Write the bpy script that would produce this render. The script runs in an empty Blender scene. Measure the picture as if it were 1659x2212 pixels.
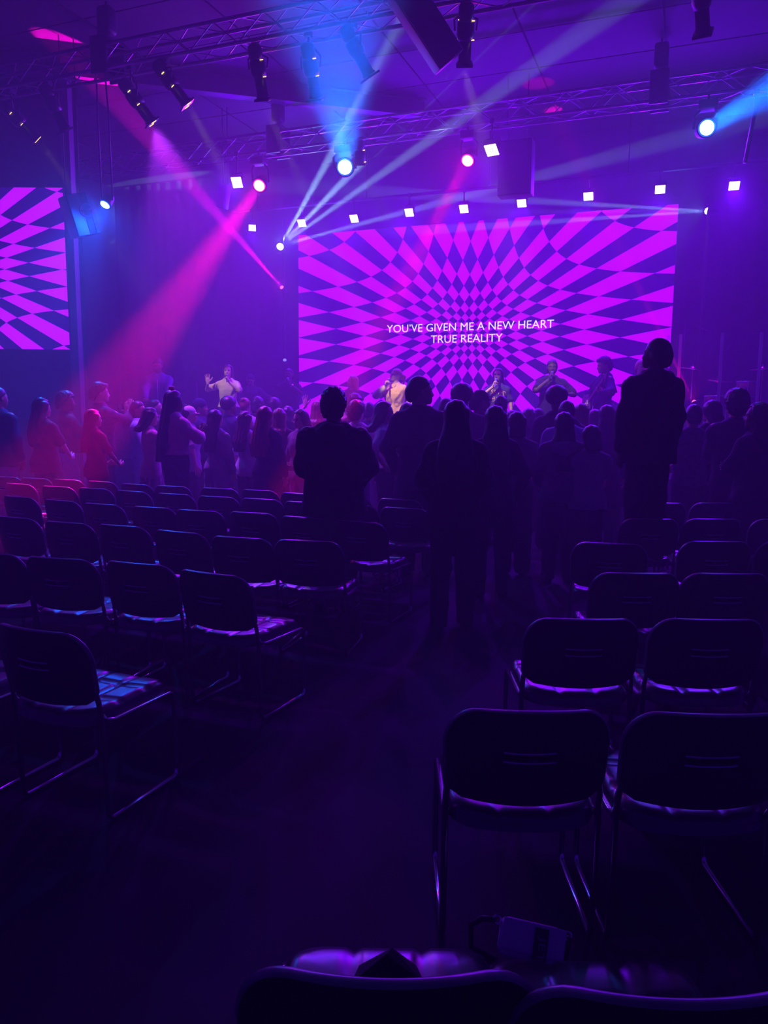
import bpy, bmesh, math, random
import numpy as np
from mathutils import Vector, Matrix
from mathutils.bvhtree import BVHTree
S = bpy.context.scene
COL = S.collection
random.seed(7)
PI = math.pi
R = math.radians

# ------------------------------------------------------------------ camera, world, exposure
YAW, PITCH, ROLL, EYE = 21.3, 7.64, 0.47, 1.62          # room axes: +X along the stage, +Y towards it
FPX, CX, CY = 1661.0, 829.5, 1106.0
_y, _p, _r = R(YAW), R(PITCH), R(ROLL)
FWD = Vector((-math.sin(_y) * math.cos(_p), math.cos(_y) * math.cos(_p), -math.sin(_p)))
_rt = Vector((math.cos(_y), math.sin(_y), 0.0))
_up = _rt.cross(FWD)
RT = _rt * math.cos(_r) + _up * math.sin(_r)
UP = _up * math.cos(_r) - _rt * math.sin(_r)
EYEP = Vector((0, 0, EYE))
cam_d = bpy.data.cameras.new('camera')
cam_d.sensor_fit = 'VERTICAL'
cam_d.sensor_height = 24.0
cam_d.sensor_width = 18.0
cam_d.lens = FPX / 2212.0 * 24.0
cam_d.clip_end = 100
cam = bpy.data.objects.new('camera', cam_d)
COL.objects.link(cam)
cam.matrix_world = Matrix((
    (RT.x, UP.x, -FWD.x, EYEP.x), (RT.y, UP.y, -FWD.y, EYEP.y), (RT.z, UP.z, -FWD.z, EYEP.z), (0, 0, 0, 1)))
S.camera = cam


def ray(px, py):
    return FWD + RT * ((px - CX) / FPX) + UP * ((CY - py) / FPX)


def at_z(px, py, z):
    d = ray(px, py)
    return EYEP + d * ((z - EYE) / d.z)


def at_y(px, py, y):
    d = ray(px, py)
    return EYEP + d * (y / d.y)


def at_d(px, py, t):
    return EYEP + ray(px, py) * t


S.view_settings.view_transform = 'Standard'
S.view_settings.look = 'None'
S.view_settings.exposure = 0.0
S.view_settings.gamma = 1.0
S.view_settings.use_curve_mapping = False
w = bpy.data.worlds.new('world')
S.world = w
w.use_nodes = True
bg = w.node_tree.nodes['Background']
bg.inputs['Color'].default_value = (0.09, 0.0, 1.0, 1)
bg.inputs['Strength'].default_value = 0.16
S.cycles.max_bounces = 4
S.cycles.diffuse_bounces = 2
S.cycles.glossy_bounces = 2
S.cycles.transmission_bounces = 4
S.cycles.transparent_max_bounces = 12
S.cycles.volume_bounces = 0
S.cycles.sample_clamp_indirect = 3.0
S.cycles.caustics_reflective = False
S.cycles.caustics_refractive = False
S.cycles.use_denoising = True
S.cycles.adaptive_threshold = 0.02
HAZE = 0.024
BEAM = 12.0          # overall level of the stage lamps


# ------------------------------------------------------------------ materials
_m = {}


def mat(name, col, rough=0.6, metal=0.0, spec=0.5, var=0.0, scale=30.0, bump=0.0):
    if name in _m:
        return _m[name]
    m = bpy.data.materials.new(name)
    m.use_nodes = True
    nt = m.node_tree
    b = nt.nodes['Principled BSDF']
    b.inputs['Base Color'].default_value = (*col, 1)
    b.inputs['Roughness'].default_value = rough
    b.inputs['Metallic'].default_value = metal
    b.inputs['Specular IOR Level'].default_value = spec
    if var or bump:
        tc = nt.nodes.new('ShaderNodeTexCoord')
        nz = nt.nodes.new('ShaderNodeTexNoise')
        nz.inputs['Scale'].default_value = scale
        nz.inputs['Detail'].default_value = 4
        nt.links.new(tc.outputs['Object'], nz.inputs['Vector'])
        if var:
            mx = nt.nodes.new('ShaderNodeMix')
            mx.data_type = 'RGBA'
            mx.inputs[6].default_value = (*[c * (1 - var) for c in col], 1)
            mx.inputs[7].default_value = (*[min(1, c * (1 + var)) for c in col], 1)
            nt.links.new(nz.outputs['Fac'], mx.inputs[0])
            nt.links.new(mx.outputs[2], b.inputs['Base Color'])
        if bump:
            bp = nt.nodes.new('ShaderNodeBump')
            bp.inputs['Strength'].default_value = bump
            bp.inputs['Distance'].default_value = 0.01
            nt.links.new(nz.outputs['Fac'], bp.inputs['Height'])
            nt.links.new(bp.outputs['Normal'], b.inputs['Normal'])
    _m[name] = m
    return m


def glow(name, col, strength, sample=False):
    if name in _m:
        return _m[name]
    m = bpy.data.materials.new(name)
    m.use_nodes = True
    nt = m.node_tree
    nt.nodes.clear()
    o = nt.nodes.new('ShaderNodeOutputMaterial')
    e = nt.nodes.new('ShaderNodeEmission')
    e.inputs['Color'].default_value = (*col, 1)
    e.inputs['Strength'].default_value = strength
    nt.links.new(e.outputs[0], o.inputs['Surface'])
    if not sample:
        m.cycles.emission_sampling = 'NONE'
    _m[name] = m
    return m


# ------------------------------------------------------------------ mesh helpers
class MB:
    """collects vertices and faces; build() links them as ONE mesh object"""

    def __init__(s):
        s.v, s.f, s.sm = [], [], []

    def add(s, vs, fs, smooth=False):
        n = len(s.v)
        s.v += [tuple(p) for p in vs]
        s.f += [[i + n for i in f] for f in fs]
        s.sm += [smooth] * len(fs)
        return s

    def box(s, c, d, M=None, ch=0.0):
        x, y, z = d[0] / 2, d[1] / 2, d[2] / 2
        if ch:
            bm = bmesh.new()
            bmesh.ops.create_cube(bm, size=1)
            for v in bm.verts:
                v.co = (v.co.x * d[0], v.co.y * d[1], v.co.z * d[2])
            bmesh.ops.bevel(bm, geom=bm.edges[:], offset=ch, segments=2, affect='EDGES', profile=0.5)
            vs = [v.co.copy() for v in bm.verts]
            bm.verts.index_update()
            fs = [[v.index for v in f.verts] for f in bm.faces]
            bm.free()
        else:
            vs = [Vector((sx * x, sy * y, sz * z)) for sx in (-1, 1) for sy in (-1, 1) for sz in (-1, 1)]
            fs = [(0, 1, 3, 2), (4, 6, 7, 5), (0, 4, 5, 1), (2, 3, 7, 6), (0, 2, 6, 4), (1, 5, 7, 3)]
        vs = [Vector(c) + v for v in vs]
        if M is not None:
            vs = [M @ v for v in vs]
        return s.add(vs, fs, bool(ch))

    def tube(s, pts, r, n=8, closed=False, cap=True, M=None):
        P = [Vector(p) for p in pts]
        k = len(P)
        rr = r if isinstance(r, (list, tuple)) else [r] * k
        vs, prev = [], None
        for i, p in enumerate(P):
            if closed:
                t = (P[(i + 1) % k] - P[i - 1]).normalized()
            else:
                t = (P[min(i + 1, k - 1)] - P[max(i - 1, 0)]).normalized()
            if prev is None:
                a = Vector((0, 0, 1)) if abs(t.z) < 0.9 else Vector((1, 0, 0))
                u = t.cross(a).normalized()
            else:
                u = (prev - t * prev.dot(t)).normalized()
            prev = u
            b = t.cross(u)
            for j in range(n):
                q = 2 * PI * j / n
                vs.append(p + (u * math.cos(q) + b * math.sin(q)) * rr[i])
        fs = []
        for i in range(k if closed else k - 1):
            for j in range(n):
                a, b_ = i * n + j, i * n + (j + 1) % n
                c, d = ((i + 1) % k) * n + (j + 1) % n, ((i + 1) % k) * n + j
                fs.append((a, b_, c, d))
        if cap and not closed:
            fs.append(tuple(range(n))[::-1])
            fs.append(tuple(range((k - 1) * n, k * n)))
        if M is not None:
            vs = [M @ v for v in vs]
        return s.add(vs, fs, True)

    def lathe(s, prof, n=20, M=None):
        """prof: (r, z) pairs round local Z"""
        vs, fs = [], []
        for r, z in prof:
            for j in range(n):
                q = 2 * PI * j / n
                vs.append(Vector((r * math.cos(q), r * math.sin(q), z)))
        for i in range(len(prof) - 1):
            for j in range(n):
                fs.append((i * n + j, i * n + (j + 1) % n, (i + 1) * n + (j + 1) % n, (i + 1) * n + j))
        fs.append(tuple(range(n))[::-1])
        fs.append(tuple(range((len(prof) - 1) * n, len(prof) * n)))
        if M is not None:
            vs = [M @ v for v in vs]
        return s.add(vs, fs, True)

    def mesh(s, name, mats):
        me = bpy.data.meshes.new(name)
        me.from_pydata(s.v, [], s.f)
        for m in (mats if isinstance(mats, (list, tuple)) else [mats]):
            me.materials.append(m)
        me.polygons.foreach_set('use_smooth', s.sm)
        me.update()
        return me

    def build(s, name, mats, parent=None, loc=None):
        return put(name, s.mesh(name, mats), parent, loc)


def put(name, me, parent=None, loc=None):
    o = bpy.data.objects.new(name, me)
    COL.objects.link(o)
    if parent is not None:
        o.parent = parent
    if loc is not None:
        o.location = loc
    return o


def tag(o, label=None, cat=None, group=None, kind=None):
    if label:
        o['label'] = label
    if cat:
        o['category'] = cat
    if group:
        o['group'] = group
    if kind:
        o['kind'] = kind
    return o


def thing(name, label, cat, loc=(0, 0, 0), rz=0.0, group=None):
    o = bpy.data.objects.new(name, None)
    COL.objects.link(o)
    o.empty_display_size = 0.1
    o.location = loc
    o.rotation_euler = (0, 0, rz)
    return tag(o, label, cat, group)


def struct(o):
    o['kind'] = 'structure'
    return o


def copy_tree(o, parent=None):
    c = o.copy()
    COL.objects.link(c)
    if parent is not None:
        c.parent = parent
    for ch in o.children:
        copy_tree(ch, c)
    return c


def aim(d):
    """matrix whose local Z points along d"""
    d = Vector(d).normalized()
    return d.to_track_quat('Z', 'Y').to_matrix().to_4x4()


def spot(name, pos, target, col, power, angle, blend=0.3, radius=0.05, parent=None):
    """a lamp's own light, aimed at a point of the room"""
    L = bpy.data.lights.new(name, 'SPOT')
    L.color = col
    L.energy = power * BEAM
    L.spot_size = R(angle)
    L.spot_blend = blend
    L.shadow_soft_size = radius
    o = bpy.data.objects.new(name, L)
    COL.objects.link(o)
    q = (Vector(target) - Vector(pos)).to_track_quat('-Z', 'Y')
    M = Matrix.Translation(Vector(pos)) @ q.to_matrix().to_4x4()
    if parent is not None:
        o.parent = parent
        M = parent_matrix(parent).inverted() @ M
    o.matrix_local = M
    return o


def parent_matrix(o):
    M = Matrix.Translation(o.location) @ o.rotation_euler.to_matrix().to_4x4()
    return parent_matrix(o.parent) @ M if o.parent else M


BLACK = mat('black_powder_coat', (0.012, 0.012, 0.014), 0.55)
DARKMETAL = mat('dark_painted_metal', (0.02, 0.02, 0.022), 0.45, 0.3)
ALU = mat('truss_aluminium', (0.36, 0.36, 0.38), 0.38, 0.9)
CHROME = mat('chrome_tube', (0.75, 0.75, 0.78), 0.16, 1.0)
VINYL = mat('black_vinyl', (0.04, 0.036, 0.04), 0.3, 0, 0.9, bump=0.03, scale=90)
PLASTIC = mat('black_moulded_plastic', (0.035, 0.034, 0.04), 0.34, 0, 0.5, bump=0.04, scale=300)

# ------------------------------------------------------------------ room shell
CEIL = 7.0
XL, XR, YB, YF = -14.0, 9.0, -5.0, 16.4
fm = mat('dark_hall_floor', (0.014, 0.012, 0.016), 0.75, 0, 0.18, var=0.35, scale=3.0, bump=0.12)
struct(MB().box(((XL + XR) / 2, (YB + YF) / 2, -0.05), (XR - XL, YF - YB, 0.1)).build('floor', fm))
wall_m = mat('black_stage_drape', (0.03, 0.028, 0.035), 0.85, 0, 0.2, var=0.2, scale=8)


def drape(name, a, b, z0, z1, amp=0.035, per=0.22):
    """a wall hung with pleated black cloth from a to b"""
    a, b = Vector(a), Vector(b)
    L = (b - a).length
    t = (b - a) / L
    nrm = Vector((t.y, -t.x, 0))
    k = int(L / per * 4)
    m = MB()
    vs, fs = [], []
    for i in range(k + 1):
        p = a + t * (L * i / k) + nrm * (amp * math.sin(i * PI / 2 + 0.6 * math.sin(i * 0.37)))
        vs += [Vector((p.x, p.y, z0)), Vector((p.x, p.y, z1))]
    for i in range(k):
        fs.append((2 * i, 2 * i + 2, 2 * i + 3, 2 * i + 1))
    n = len(vs)
    vs2 = [v - nrm * 0.12 for v in vs]
    fs2 = [tuple(j + n for j in f[::-1]) for f in fs]
    m.add(vs + vs2, fs + fs2, True)
    return m.build(name, wall_m)


SCR_Y = 15.5
struct(drape('wall_back', (-13.6, 16.2, 0), (9.0, 16.2, 0), 0, CEIL, 0.012, 0.3))
# side screen and the short wall that carries it face the seats
SS = at_d(151, 755, 12.6)                       # its lower corner by the stage
ssd = Vector((-_rt.x, -_rt.y, 0)).normalized()  # along the screen, away from the stage
ssn = Vector((-_rt.y, _rt.x, 0)) * -1.0         # towards the seats
ssz = 2.53
corner = SS - ssd * 0.14 - ssn * 0.25
struct(drape('wall_left', (corner + ssd * 9.0)[:], corner[:], 0, CEIL, 0.0))
struct(drape('wall_stage_left', (-13.6, 9.5, 0), (-13.6, 16.2, 0), 0, CEIL, 0.0))
pm = mat('painted_end_post', (0.06, 0.055, 0.065), 0.6)
q = corner + ssd * 0.09 + ssn * 0.1
struct(MB().box((0, 0, 0), (0.14, 0.2, CEIL), Matrix.Translation((q.x, q.y, CEIL / 2)) @ Matrix.Rotation(_y, 4, 'Z')).build('trim_1', pm))

# ceiling: painted panels between thin recessed joints, on a slab
cm = mat('grey_ceiling_panel', (0.045, 0.042, 0.048), 0.75, 0, 0.3, var=0.15, scale=2.0)
cj = mat('dark_ceiling_joint', (0.02, 0.02, 0.025), 0.8)
ceil = struct(MB().box(((XL + XR) / 2, (YB + YF) / 2 + 2, CEIL + 0.09), (XR - XL, YF - YB - 2, 0.1)).build('ceiling', cj))
px_, py_ = 1.9, 1.25
pme = MB().box((0, 0, 0), (px_ - 0.03, py_ - 0.03, 0.04)).mesh('ceiling_panel', cm)
nx, ny = int(23 / px_), int(13.4 / py_)
for i in range(nx):
    for j in range(ny):
        o = put('ceiling_panel', pme, ceil, (XL + 0.1 + px_ * (i + 0.5), 3.0 + py_ * (j + 0.5), CEIL + 0.02 + 0.006 * random.random()))
for k, (a, b) in enumerate((((-13.5, 6.9), (-4.6, 13.6)), ((-4.3, 6.2), (4.0, 12.6)))):
    a, b = Vector((*a, CEIL - 0.16)), Vector((*b, CEIL - 0.16))
    d = b - a
    M = Matrix.Translation((a + b) / 2) @ Matrix.Rotation(math.atan2(d.y, d.x), 4, 'Z')
    m = MB()
    m.box((0, 0, 0.14), (d.length, 0.2, 0.02), M).box((0, 0, -0.14), (d.length, 0.2, 0.02), M).box((0, 0, 0), (d.length, 0.03, 0.27), M)
    struct(m.build('ceiling_beam', mat('dark_steel_beam', (0.03, 0.03, 0.035), 0.6)))

# stage platform
STG = 0.65
sm = mat('stage_deck_black', (0.02, 0.02, 0.024), 0.35, 0, 0.5, var=0.2, scale=6)
st = MB().box((-1.6, 13.9, STG / 2), (21.0, 4.4, STG)).build('stage_platform', sm)
tag(st, 'black stage platform in front of the big patterned screen', 'stage', kind='structure')


# ------------------------------------------------------------------ LED screens
def screen_material(name, a, N, sx, ox, oz, bright=1.0):
    m = bpy.data.materials.new(name)
    m.use_nodes = True
    nt = m.node_tree
    nt.nodes.clear()

    def mth(op, x, y=None):
        n = nt.nodes.new('ShaderNodeMath')
        n.operation = op
        for k, val in enumerate((x, y)):
            if val is None:
                continue
            if isinstance(val, (int, float)):
                n.inputs[k].default_value = val
            else:
                nt.links.new(val, n.inputs[k])
        return n.outputs[0]
    tc = nt.nodes.new('ShaderNodeTexCoord')
    sp = nt.nodes.new('ShaderNodeSeparateXYZ')
    nt.links.new(tc.outputs['Object'], sp.inputs[0])
    X = mth('DIVIDE', mth('SUBTRACT', sp.outputs[0], ox), sx)
    Z = mth('SUBTRACT', sp.outputs[2], oz)
    r = mth('SQRT', mth('ADD', mth('MULTIPLY', X, X), mth('MULTIPLY', Z, Z)))
    g = mth('DIVIDE', N / math.sqrt(2), mth('ADD', r, a))
    u = mth('FLOOR', mth('ADD', mth('MULTIPLY', mth('ADD', X, Z), g), 0.5))
    v = mth('FLOOR', mth('ADD', mth('MULTIPLY', mth('SUBTRACT', X, Z), g), 0.5))
    par = mth('FLOORED_MODULO', mth('ADD', u, v), 2.0)
    mx = nt.nodes.new('ShaderNodeMix')
    mx.data_type = 'RGBA'
    mx.inputs[6].default_value = (0.018, 0.0, 0.16, 1)
    mx.inputs[7].default_value = (0.69, 0.0, 2.2, 1)
    nt.links.new(par, mx.inputs[0])
    e = nt.nodes.new('ShaderNodeEmission')
    e.inputs['Strength'].default_value = bright
    nt.links.new(mx.outputs[2], e.inputs['Color'])
    o = nt.nodes.new('ShaderNodeOutputMaterial')
    nt.links.new(e.outputs[0], o.inputs['Surface'])
    m.cycles.emission_sampling = 'FRONT'
    return m


def text_mesh(body, align='CENTER', extr=0.0):
    cu = bpy.data.curves.new('txt', 'FONT')
    cu.body = body
    cu.align_x = align
    cu.align_y = 'CENTER'
    cu.extrude = extr
    cu.resolution_u = 3
    ob = bpy.data.objects.new('txt', cu)
    COL.objects.link(ob)
    dg = bpy.context.evaluated_depsgraph_get()
    me = bpy.data.meshes.new_from_object(ob.evaluated_get(dg))
    bpy.data.objects.remove(ob)
    bpy.data.curves.remove(cu)
    vs = np.array([v.co[:] for v in me.vertices])
    fs = [list(p.vertices) for p in me.polygons]
    bpy.data.meshes.remove(me)
    return vs, fs


def fit_text(body, width, height, bold=0.0):
    vs, fs = text_mesh(body)
    lo, hi = vs.min(0), vs.max(0)
    vs = (vs - (lo + hi) / 2)
    vs[:, 0] *= width / (hi[0] - lo[0])
    vs[:, 1] *= height / (hi[1] - lo[1])
    return vs, fs


def led_screen(label, cx, cy, cz, w_, h_, rz, material):
    t = thing('led_screen', label, 'screen', (cx, cy, cz), rz)
    MB().box((0, 0.07, 0), (w_ + 0.02, 0.12, h_ + 0.02)).build('cabinet', BLACK, t)
    m = MB()
    m.add([(-w_ / 2, 0, -h_ / 2), (w_ / 2, 0, -h_ / 2), (w_ / 2, 0, h_ / 2), (-w_ / 2, 0, h_ / 2)], [(0, 1, 2, 3)])
    m.build('display', material, t)
    return t


SX0, SX1, SZ0, SZ1 = -8.1, -0.36, 0.985, 5.345
scx, scz = (SX0 + SX1) / 2, (SZ0 + SZ1) / 2
big = led_screen('huge stage screen with warped magenta checker pattern and two lines of white lyrics', scx, SCR_Y, scz, SX1 - SX0, SZ1 - SZ0, 0,
                 screen_material('big_screen_picture', 0.86, 13.6, 1.28, 0.0, 0.0, 1.0))
lyr = glow('lyric_white', (1.0, 0.93, 1.0), 1.25)
for body, p0, p1, hgt in (("YOU\u2019VE GIVEN ME A NEW HEART", (836, 711), (1197, 699), 0.155), ("TRUE REALITY", (931, 733), (1086, 729.5), 0.155)):
    a, b = at_y(*p0, SCR_Y), at_y(*p1, SCR_Y)
    vs, fs = fit_text(body, (b - a).length, hgt * 1.02)
    c = (a + b) / 2
    pv = [(v[0] + c.x - scx, -0.015, v[1] + c.z - scz) for v in vs]
    own = list(range(len(pv)))          # letters apart: join the vertices that share a face

    def root_of(i):
        while own[i] != i:
            own[i] = own[own[i]]
            i = own[i]
        return i
    for f in fs:
        for i in f[1:]:
            own[root_of(i)] = root_of(f[0])
    sets = {}
    for f in fs:
        sets.setdefault(root_of(f[0]), []).append(f)
    for k, ff in sets.items():
        ids = sorted({i for f in ff for i in f})
        ix = {i: n for n, i in enumerate(ids)}
        MB().add([pv[i] for i in ids], [[ix[i] for i in f] for f in ff]).build('lyric_letter', lyr, big)
sw = 4.5
sc_ = SS + ssd * (sw / 2)
side = led_screen('smaller side screen with the same magenta checker, cut by the picture edge', sc_.x, sc_.y, SS.z + ssz / 2, sw, ssz, _y,
                  screen_material('side_screen_picture', 0.55, 12.2, 1.3, 0.0, 0.0, 1.0))


# ------------------------------------------------------------------ trusses
def truss(label, x0, x1, y, z, s=0.30, pitch=0.36):
    """box truss along X; y, z are its lower front chord"""
    t = thing('lighting_truss', label, 'truss', (x0, y, z))
    L = x1 - x0
    for dy in (0, s):
        for dz in (0, s):
            MB().tube([(0, dy, dz), (L, dy, dz)], 0.025, 8).build('chord', ALU, t)
    n = int(L / pitch)
    for (o, e, nm) in (((0, 0), (0, s), 'f'), ((s, 0), (s, s), 'b'), ((0, 0), (s, 0), 'd'), ((0, s), (s, s), 'u')):
        up = MB().tube([(0, o[0], o[1]), (pitch, e[0], e[1])], 0.0085, 6, cap=False).mesh('brace', ALU)
        dn = MB().tube([(0, e[0], e[1]), (pitch, o[0], o[1])], 0.0085, 6, cap=False).mesh('brace', ALU)
        for i in range(n):
            put('brace', (up, dn)[i % 2], t, (i * pitch, 0, 0))
    for xe in (0, L):
        m = MB()
        for dy in (0, s):
            m.tube([(xe, dy, 0), (xe, dy, s)], 0.02, 6)
        for dz in (0, s):
            m.tube([(xe, 0, dz), (xe, s, dz)], 0.02, 6)
        m.build('end_frame', ALU, t)
    return t


TY1, TY2, TZ = 8.84, 12.5, 6.1
truss('silver box truss hung over the seats carrying the long black theatre spots', -11.2, 2.1, TY1, TZ)
truss('silver box truss hung above the stage front carrying the round wash lamps', -11.7, 4.6, TY2, TZ)
LY, LZ = 14.9, 5.42
t = thing('lamp_pipe', 'dark pipe above the big screen that carries the row of square lamps', 'pipe', (-9.3, 14.8, LZ + 0.34))
MB().tube([(0, 0, 0), (11.2, 0, 0)], 0.03, 8).build('pipe', DARKMETAL, t)
for k in range(5):
    MB().tube([(0.6 + 2.5 * k, 0, 0), (0.6 + 2.5 * k, 0, CEIL - LZ - 0.34)], 0.012, 6).build('hanger', DARKMETAL, t)


def hoist(label, px, py, y):
    p = at_y(px, py, y)
    t = thing('chain_hoist', label, 'hoist', (p.x, y + 0.15, TZ + 0.32))
    MB().box((0, 0, 0.34), (0.2, 0.2, 0.34), ch=0.04).build('motor', BLACK, t)
    MB().tube([(0, 0, 0.5), (0, 0, CEIL - TZ - 0.32)], 0.018, 6).build('chain', DARKMETAL, t)
    m = MB().box((0, -0.18, -0.16), (0.26, 0.03, 0.44)).box((0, 0.18, -0.16), (0.26, 0.03, 0.44)).box((0, 0, 0.075), (0.26, 0.39, 0.03))
    m.build('truss_bracket', DARKMETAL, t)
    MB().tube([(0, 0, 0.1), (0, 0, 0.2)], 0.03, 8).build('hook', DARKMETAL, t)
    return t


hoist('black chain hoist on the truss over the seats beside a pink ceiling patch', 216, 100, TY1)
hoist('black chain hoist on the stage front truss beyond the theatre spots', 592, 300, TY2)
hoist('black chain hoist high on the stage front truss near the blue wash lamp', 1424, 190, TY2)

# ------------------------------------------------------------------ stage lamps
def yoke_clamp(t, top, arms_w, drop, nm='yoke'):
    """U yoke hanging from a clamp at local height `top`"""
    m = MB().tube([(-arms_w, 0, 0), (-arms_w, 0, drop * 0.9), (-arms_w * 0.8, 0, drop), (arms_w * 0.8, 0, drop), (arms_w, 0, drop * 0.9), (arms_w, 0, 0)], 0.012, 6)
    m.build(nm, BLACK, t)
    m = MB().tube([(0, 0, drop), (0, 0, top)], 0.014, 6).box((0, 0, top), (0.06, 0.08, 0.07))
    m.build('clamp', BLACK, t)


WHITE_V = glow('violet_led_face', (0.93, 0.72, 1.0), 5.0)
PANEL_N = 0


def led_panel(label, pos, target, size=0.24, power=60, angle=60, col=(0.15, 0.0, 1.0), top=0.34, group=None, blend=1.0, flood=0.7):
    """square LED blinder, 5 x 5 lenses; local Z looks at the target"""
    t = thing('square_stage_lamp', label, 'stage lamp', pos, 0, group)
    d = (Vector(target) - Vector(pos)).normalized()
    M = aim(d)
    s = size
    MB().box((0, 0, -0.05), (s + 0.02, s + 0.02, 0.1), M, ch=0.008).build('housing', BLACK, t)
    m = MB()
    k, st_ = 5, s / 5
    for i in range(k):
        for j in range(k):
            r = st_ * (0.40 if (i, j) == (2, 2) else 0.57)
            cx, cy = (i - 2) * st_, (j - 2) * st_
            n = 10
            vs = [M @ Vector((cx + r * math.cos(2 * PI * q / n), cy + r * math.sin(2 * PI * q / n), 0.004 + 0.0004 * (i + j))) for q in range(n)]
            m.add(vs, [tuple(range(n))])
    o = m.build('lens_array', WHITE_V, t)
    o['kind'] = 'stuff'
    yoke_clamp(t, top, s * 0.62, s * 0.8)
    spot('lamp_light', Vector(pos) + d * 0.06, target, col, power, angle, blend, s * 0.35, t)
    spot('lamp_spill', Vector(pos) + d * 0.06, Vector(pos) + Vector((d.x, d.y, d.z * 0.3)), (0.15, 0.0, 1.0), power * flood, 172, 0.6, s * 0.4, t)
    return t


def wash_head(label, pos, target, lens_r, lens_mat, col, power, angle, blend=0.5, top=0.5, light=True, extra=None, spill=8):
    """moving head: base, yoke arms, round head with a bright lens"""
    t = thing('round_stage_lamp', label, 'stage lamp', pos)
    d = (Vector(target) - Vector(pos)).normalized()
    M = aim(d)
    r = lens_r
    MB().lathe([(r * 0.5, -r * 2.3), (r * 0.9, -r * 2.1), (r * 1.05, -r * 1.2), (r * 1.12, -r * 0.3), (r * 1.16, -0.004), (r * 1.02, 0.0), (r * 1.0, -0.012)], 24, M).build('head', BLACK, t)
    MB().lathe([(r * 0.84, -0.004), (r * 0.82, 0.010), (r * 0.6, 0.017), (0.01, 0.02)], 24, M).build('lens', lens_mat, t)
    MB().lathe([(r * 1.0, -0.01), (r * 0.99, 0.004), (r * 0.85, 0.008), (r * 0.84, -0.006)], 24, M).build('lens_ring', glow('ring_%02d' % int(col[0] * 90 + col[1] * 9), tuple(min(1.0, c + 0.01) for c in col), 1.6), t)
    spot('lamp_spill', Vector(pos) + d * 0.09, Vector(pos) + d, col, spill, 170, 0.5, r * 0.6, t)
    MB().box((0, 0, top - 0.06), (r * 2.2, r * 1.7, 0.12), ch=0.015).build('base', BLACK, t)
    side = d.cross(Vector((0, 0, 1))).normalized()
    c0 = -d * r * 1.0
    for sgn in (-1, 1):
        m = MB().tube([c0 + side * sgn * r * 1.28, c0 * 0.6 + side * sgn * r * 1.35 + Vector((0, 0, top * 0.5)), side * sgn * r * 0.9 + Vector((0, 0, top - 0.12))], r * 0.16, 6)
        m.build('yoke_arm', BLACK, t)
    MB().tube([(0, 0, top), (0, 0, top + 0.1)], 0.02, 6).build('clamp', BLACK, t)
    if light:
        spot('lamp_light', Vector(pos) + d * 0.05, target, col, power, angle, blend, r * 0.8, t)
    for (tg, c2, p2, a2) in (extra or []):
        spot('lamp_light', Vector(pos) + d * 0.05, tg, c2, p2, a2, 0.4, 0.03, t)
    return t


L_BLUE = glow('blue_wash_lens', (0.35, 0.85, 1.0), 6.0)
L_RED = glow('red_wash_lens', (1.0, 0.72, 0.80), 4.0)
L_CYAN = glow('white_beam_lens', (0.75, 0.95, 1.0), 9.0)
L_REDS = glow('small_red_lens', (1.0, 0.12, 0.28), 2.2)
L_BLUES = glow('small_blue_lens', (0.16, 0.16, 1.0), 2.0)

# row of square lamps on the pipe over the screen, then the ones on the stage front truss
row = [(652, 482), (765, 472), (884, 459), (1002, 451), (1127, 439), (1271, 424), (1426, 409), (1586, 401)]
nth = ['first', 'second', 'third', 'fourth', 'fifth', 'sixth', 'seventh', 'eighth']
for i, (a, b) in enumerate(row):
    p = at_y(a, b, 14.8)
    led_panel('%s square violet lamp of the pipe row, counted from the white beam' % nth[i], p, (p.x + 0.2, 10.6 if i > 3 else 9.4, 0.4), 0.165, 46, 80, top=LZ + 0.34 - p.z,
              group='square lamps over the big screen')
p = at_y(545, 492, 14.8)
led_panel('small square violet lamp under the red wash lamp, tilted down', p, (p.x + 3, 10, -0.5), 0.15, 25, 70, top=LZ + 0.34 - p.z)
p = at_y(512, 394, TY2)
led_panel('big square violet lamp hung beside the glowing red wash lamp', p, (p.x + 1.2, 5, 0.0), 0.19, 40, 70, top=TZ - p.z)
p = at_y(1062, 324, TY2)
led_panel('square violet lamp tilted steeply down, beside the pink wash lamp', p, (p.x - 0.9, 7.5, -1.0), 0.20, 45, 60, top=TZ - p.z)

p = at_y(745, 361, TY2)
wash_head('blue wash lamp whose wide beam climbs straight over the seats', p, at_d(712, -60, 5.0), 0.14, L_BLUE, (0.0, 0.13, 1.0), 5200, 7.5, 0.6, TZ - p.z - 0.1)
p = at_y(560, 401, TY2)
wash_head('red wash lamp throwing a long pink beam down to the crowd', p, at_d(150, 975, 8.5), 0.115, L_RED, (1.0, 0.0, 0.30), 2600, 8.5, 0.4, TZ - p.z - 0.1)
p = at_y(1010, 347, TY2)
wash_head('pink wash lamp throwing a short beam down past the screen top', p, at_d(690, 960, 8.6), 0.105, L_RED, (1.0, 0.0, 0.14), 3200, 5, 0.7, TZ - p.z - 0.1)
p = at_y(1527, 276, TY2)
wash_head('blue wash lamp with its beam leaving the frame upwards', p, at_d(1950, 30, 6.0), 0.12, L_BLUE, (0.0, 0.13, 1.0), 5200, 8, 0.6, TZ - p.z - 0.1)
p = at_d(227, 442, 11.4)
wash_head('small blue wash lamp seen nearly edge on beside the hung speaker', p, at_d(120, 620, 10.7), 0.08, L_BLUE, (0.0, 0.10, 1.0), 120, 60, 0.8, CEIL - p.z - 0.1, spill=30)

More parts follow.
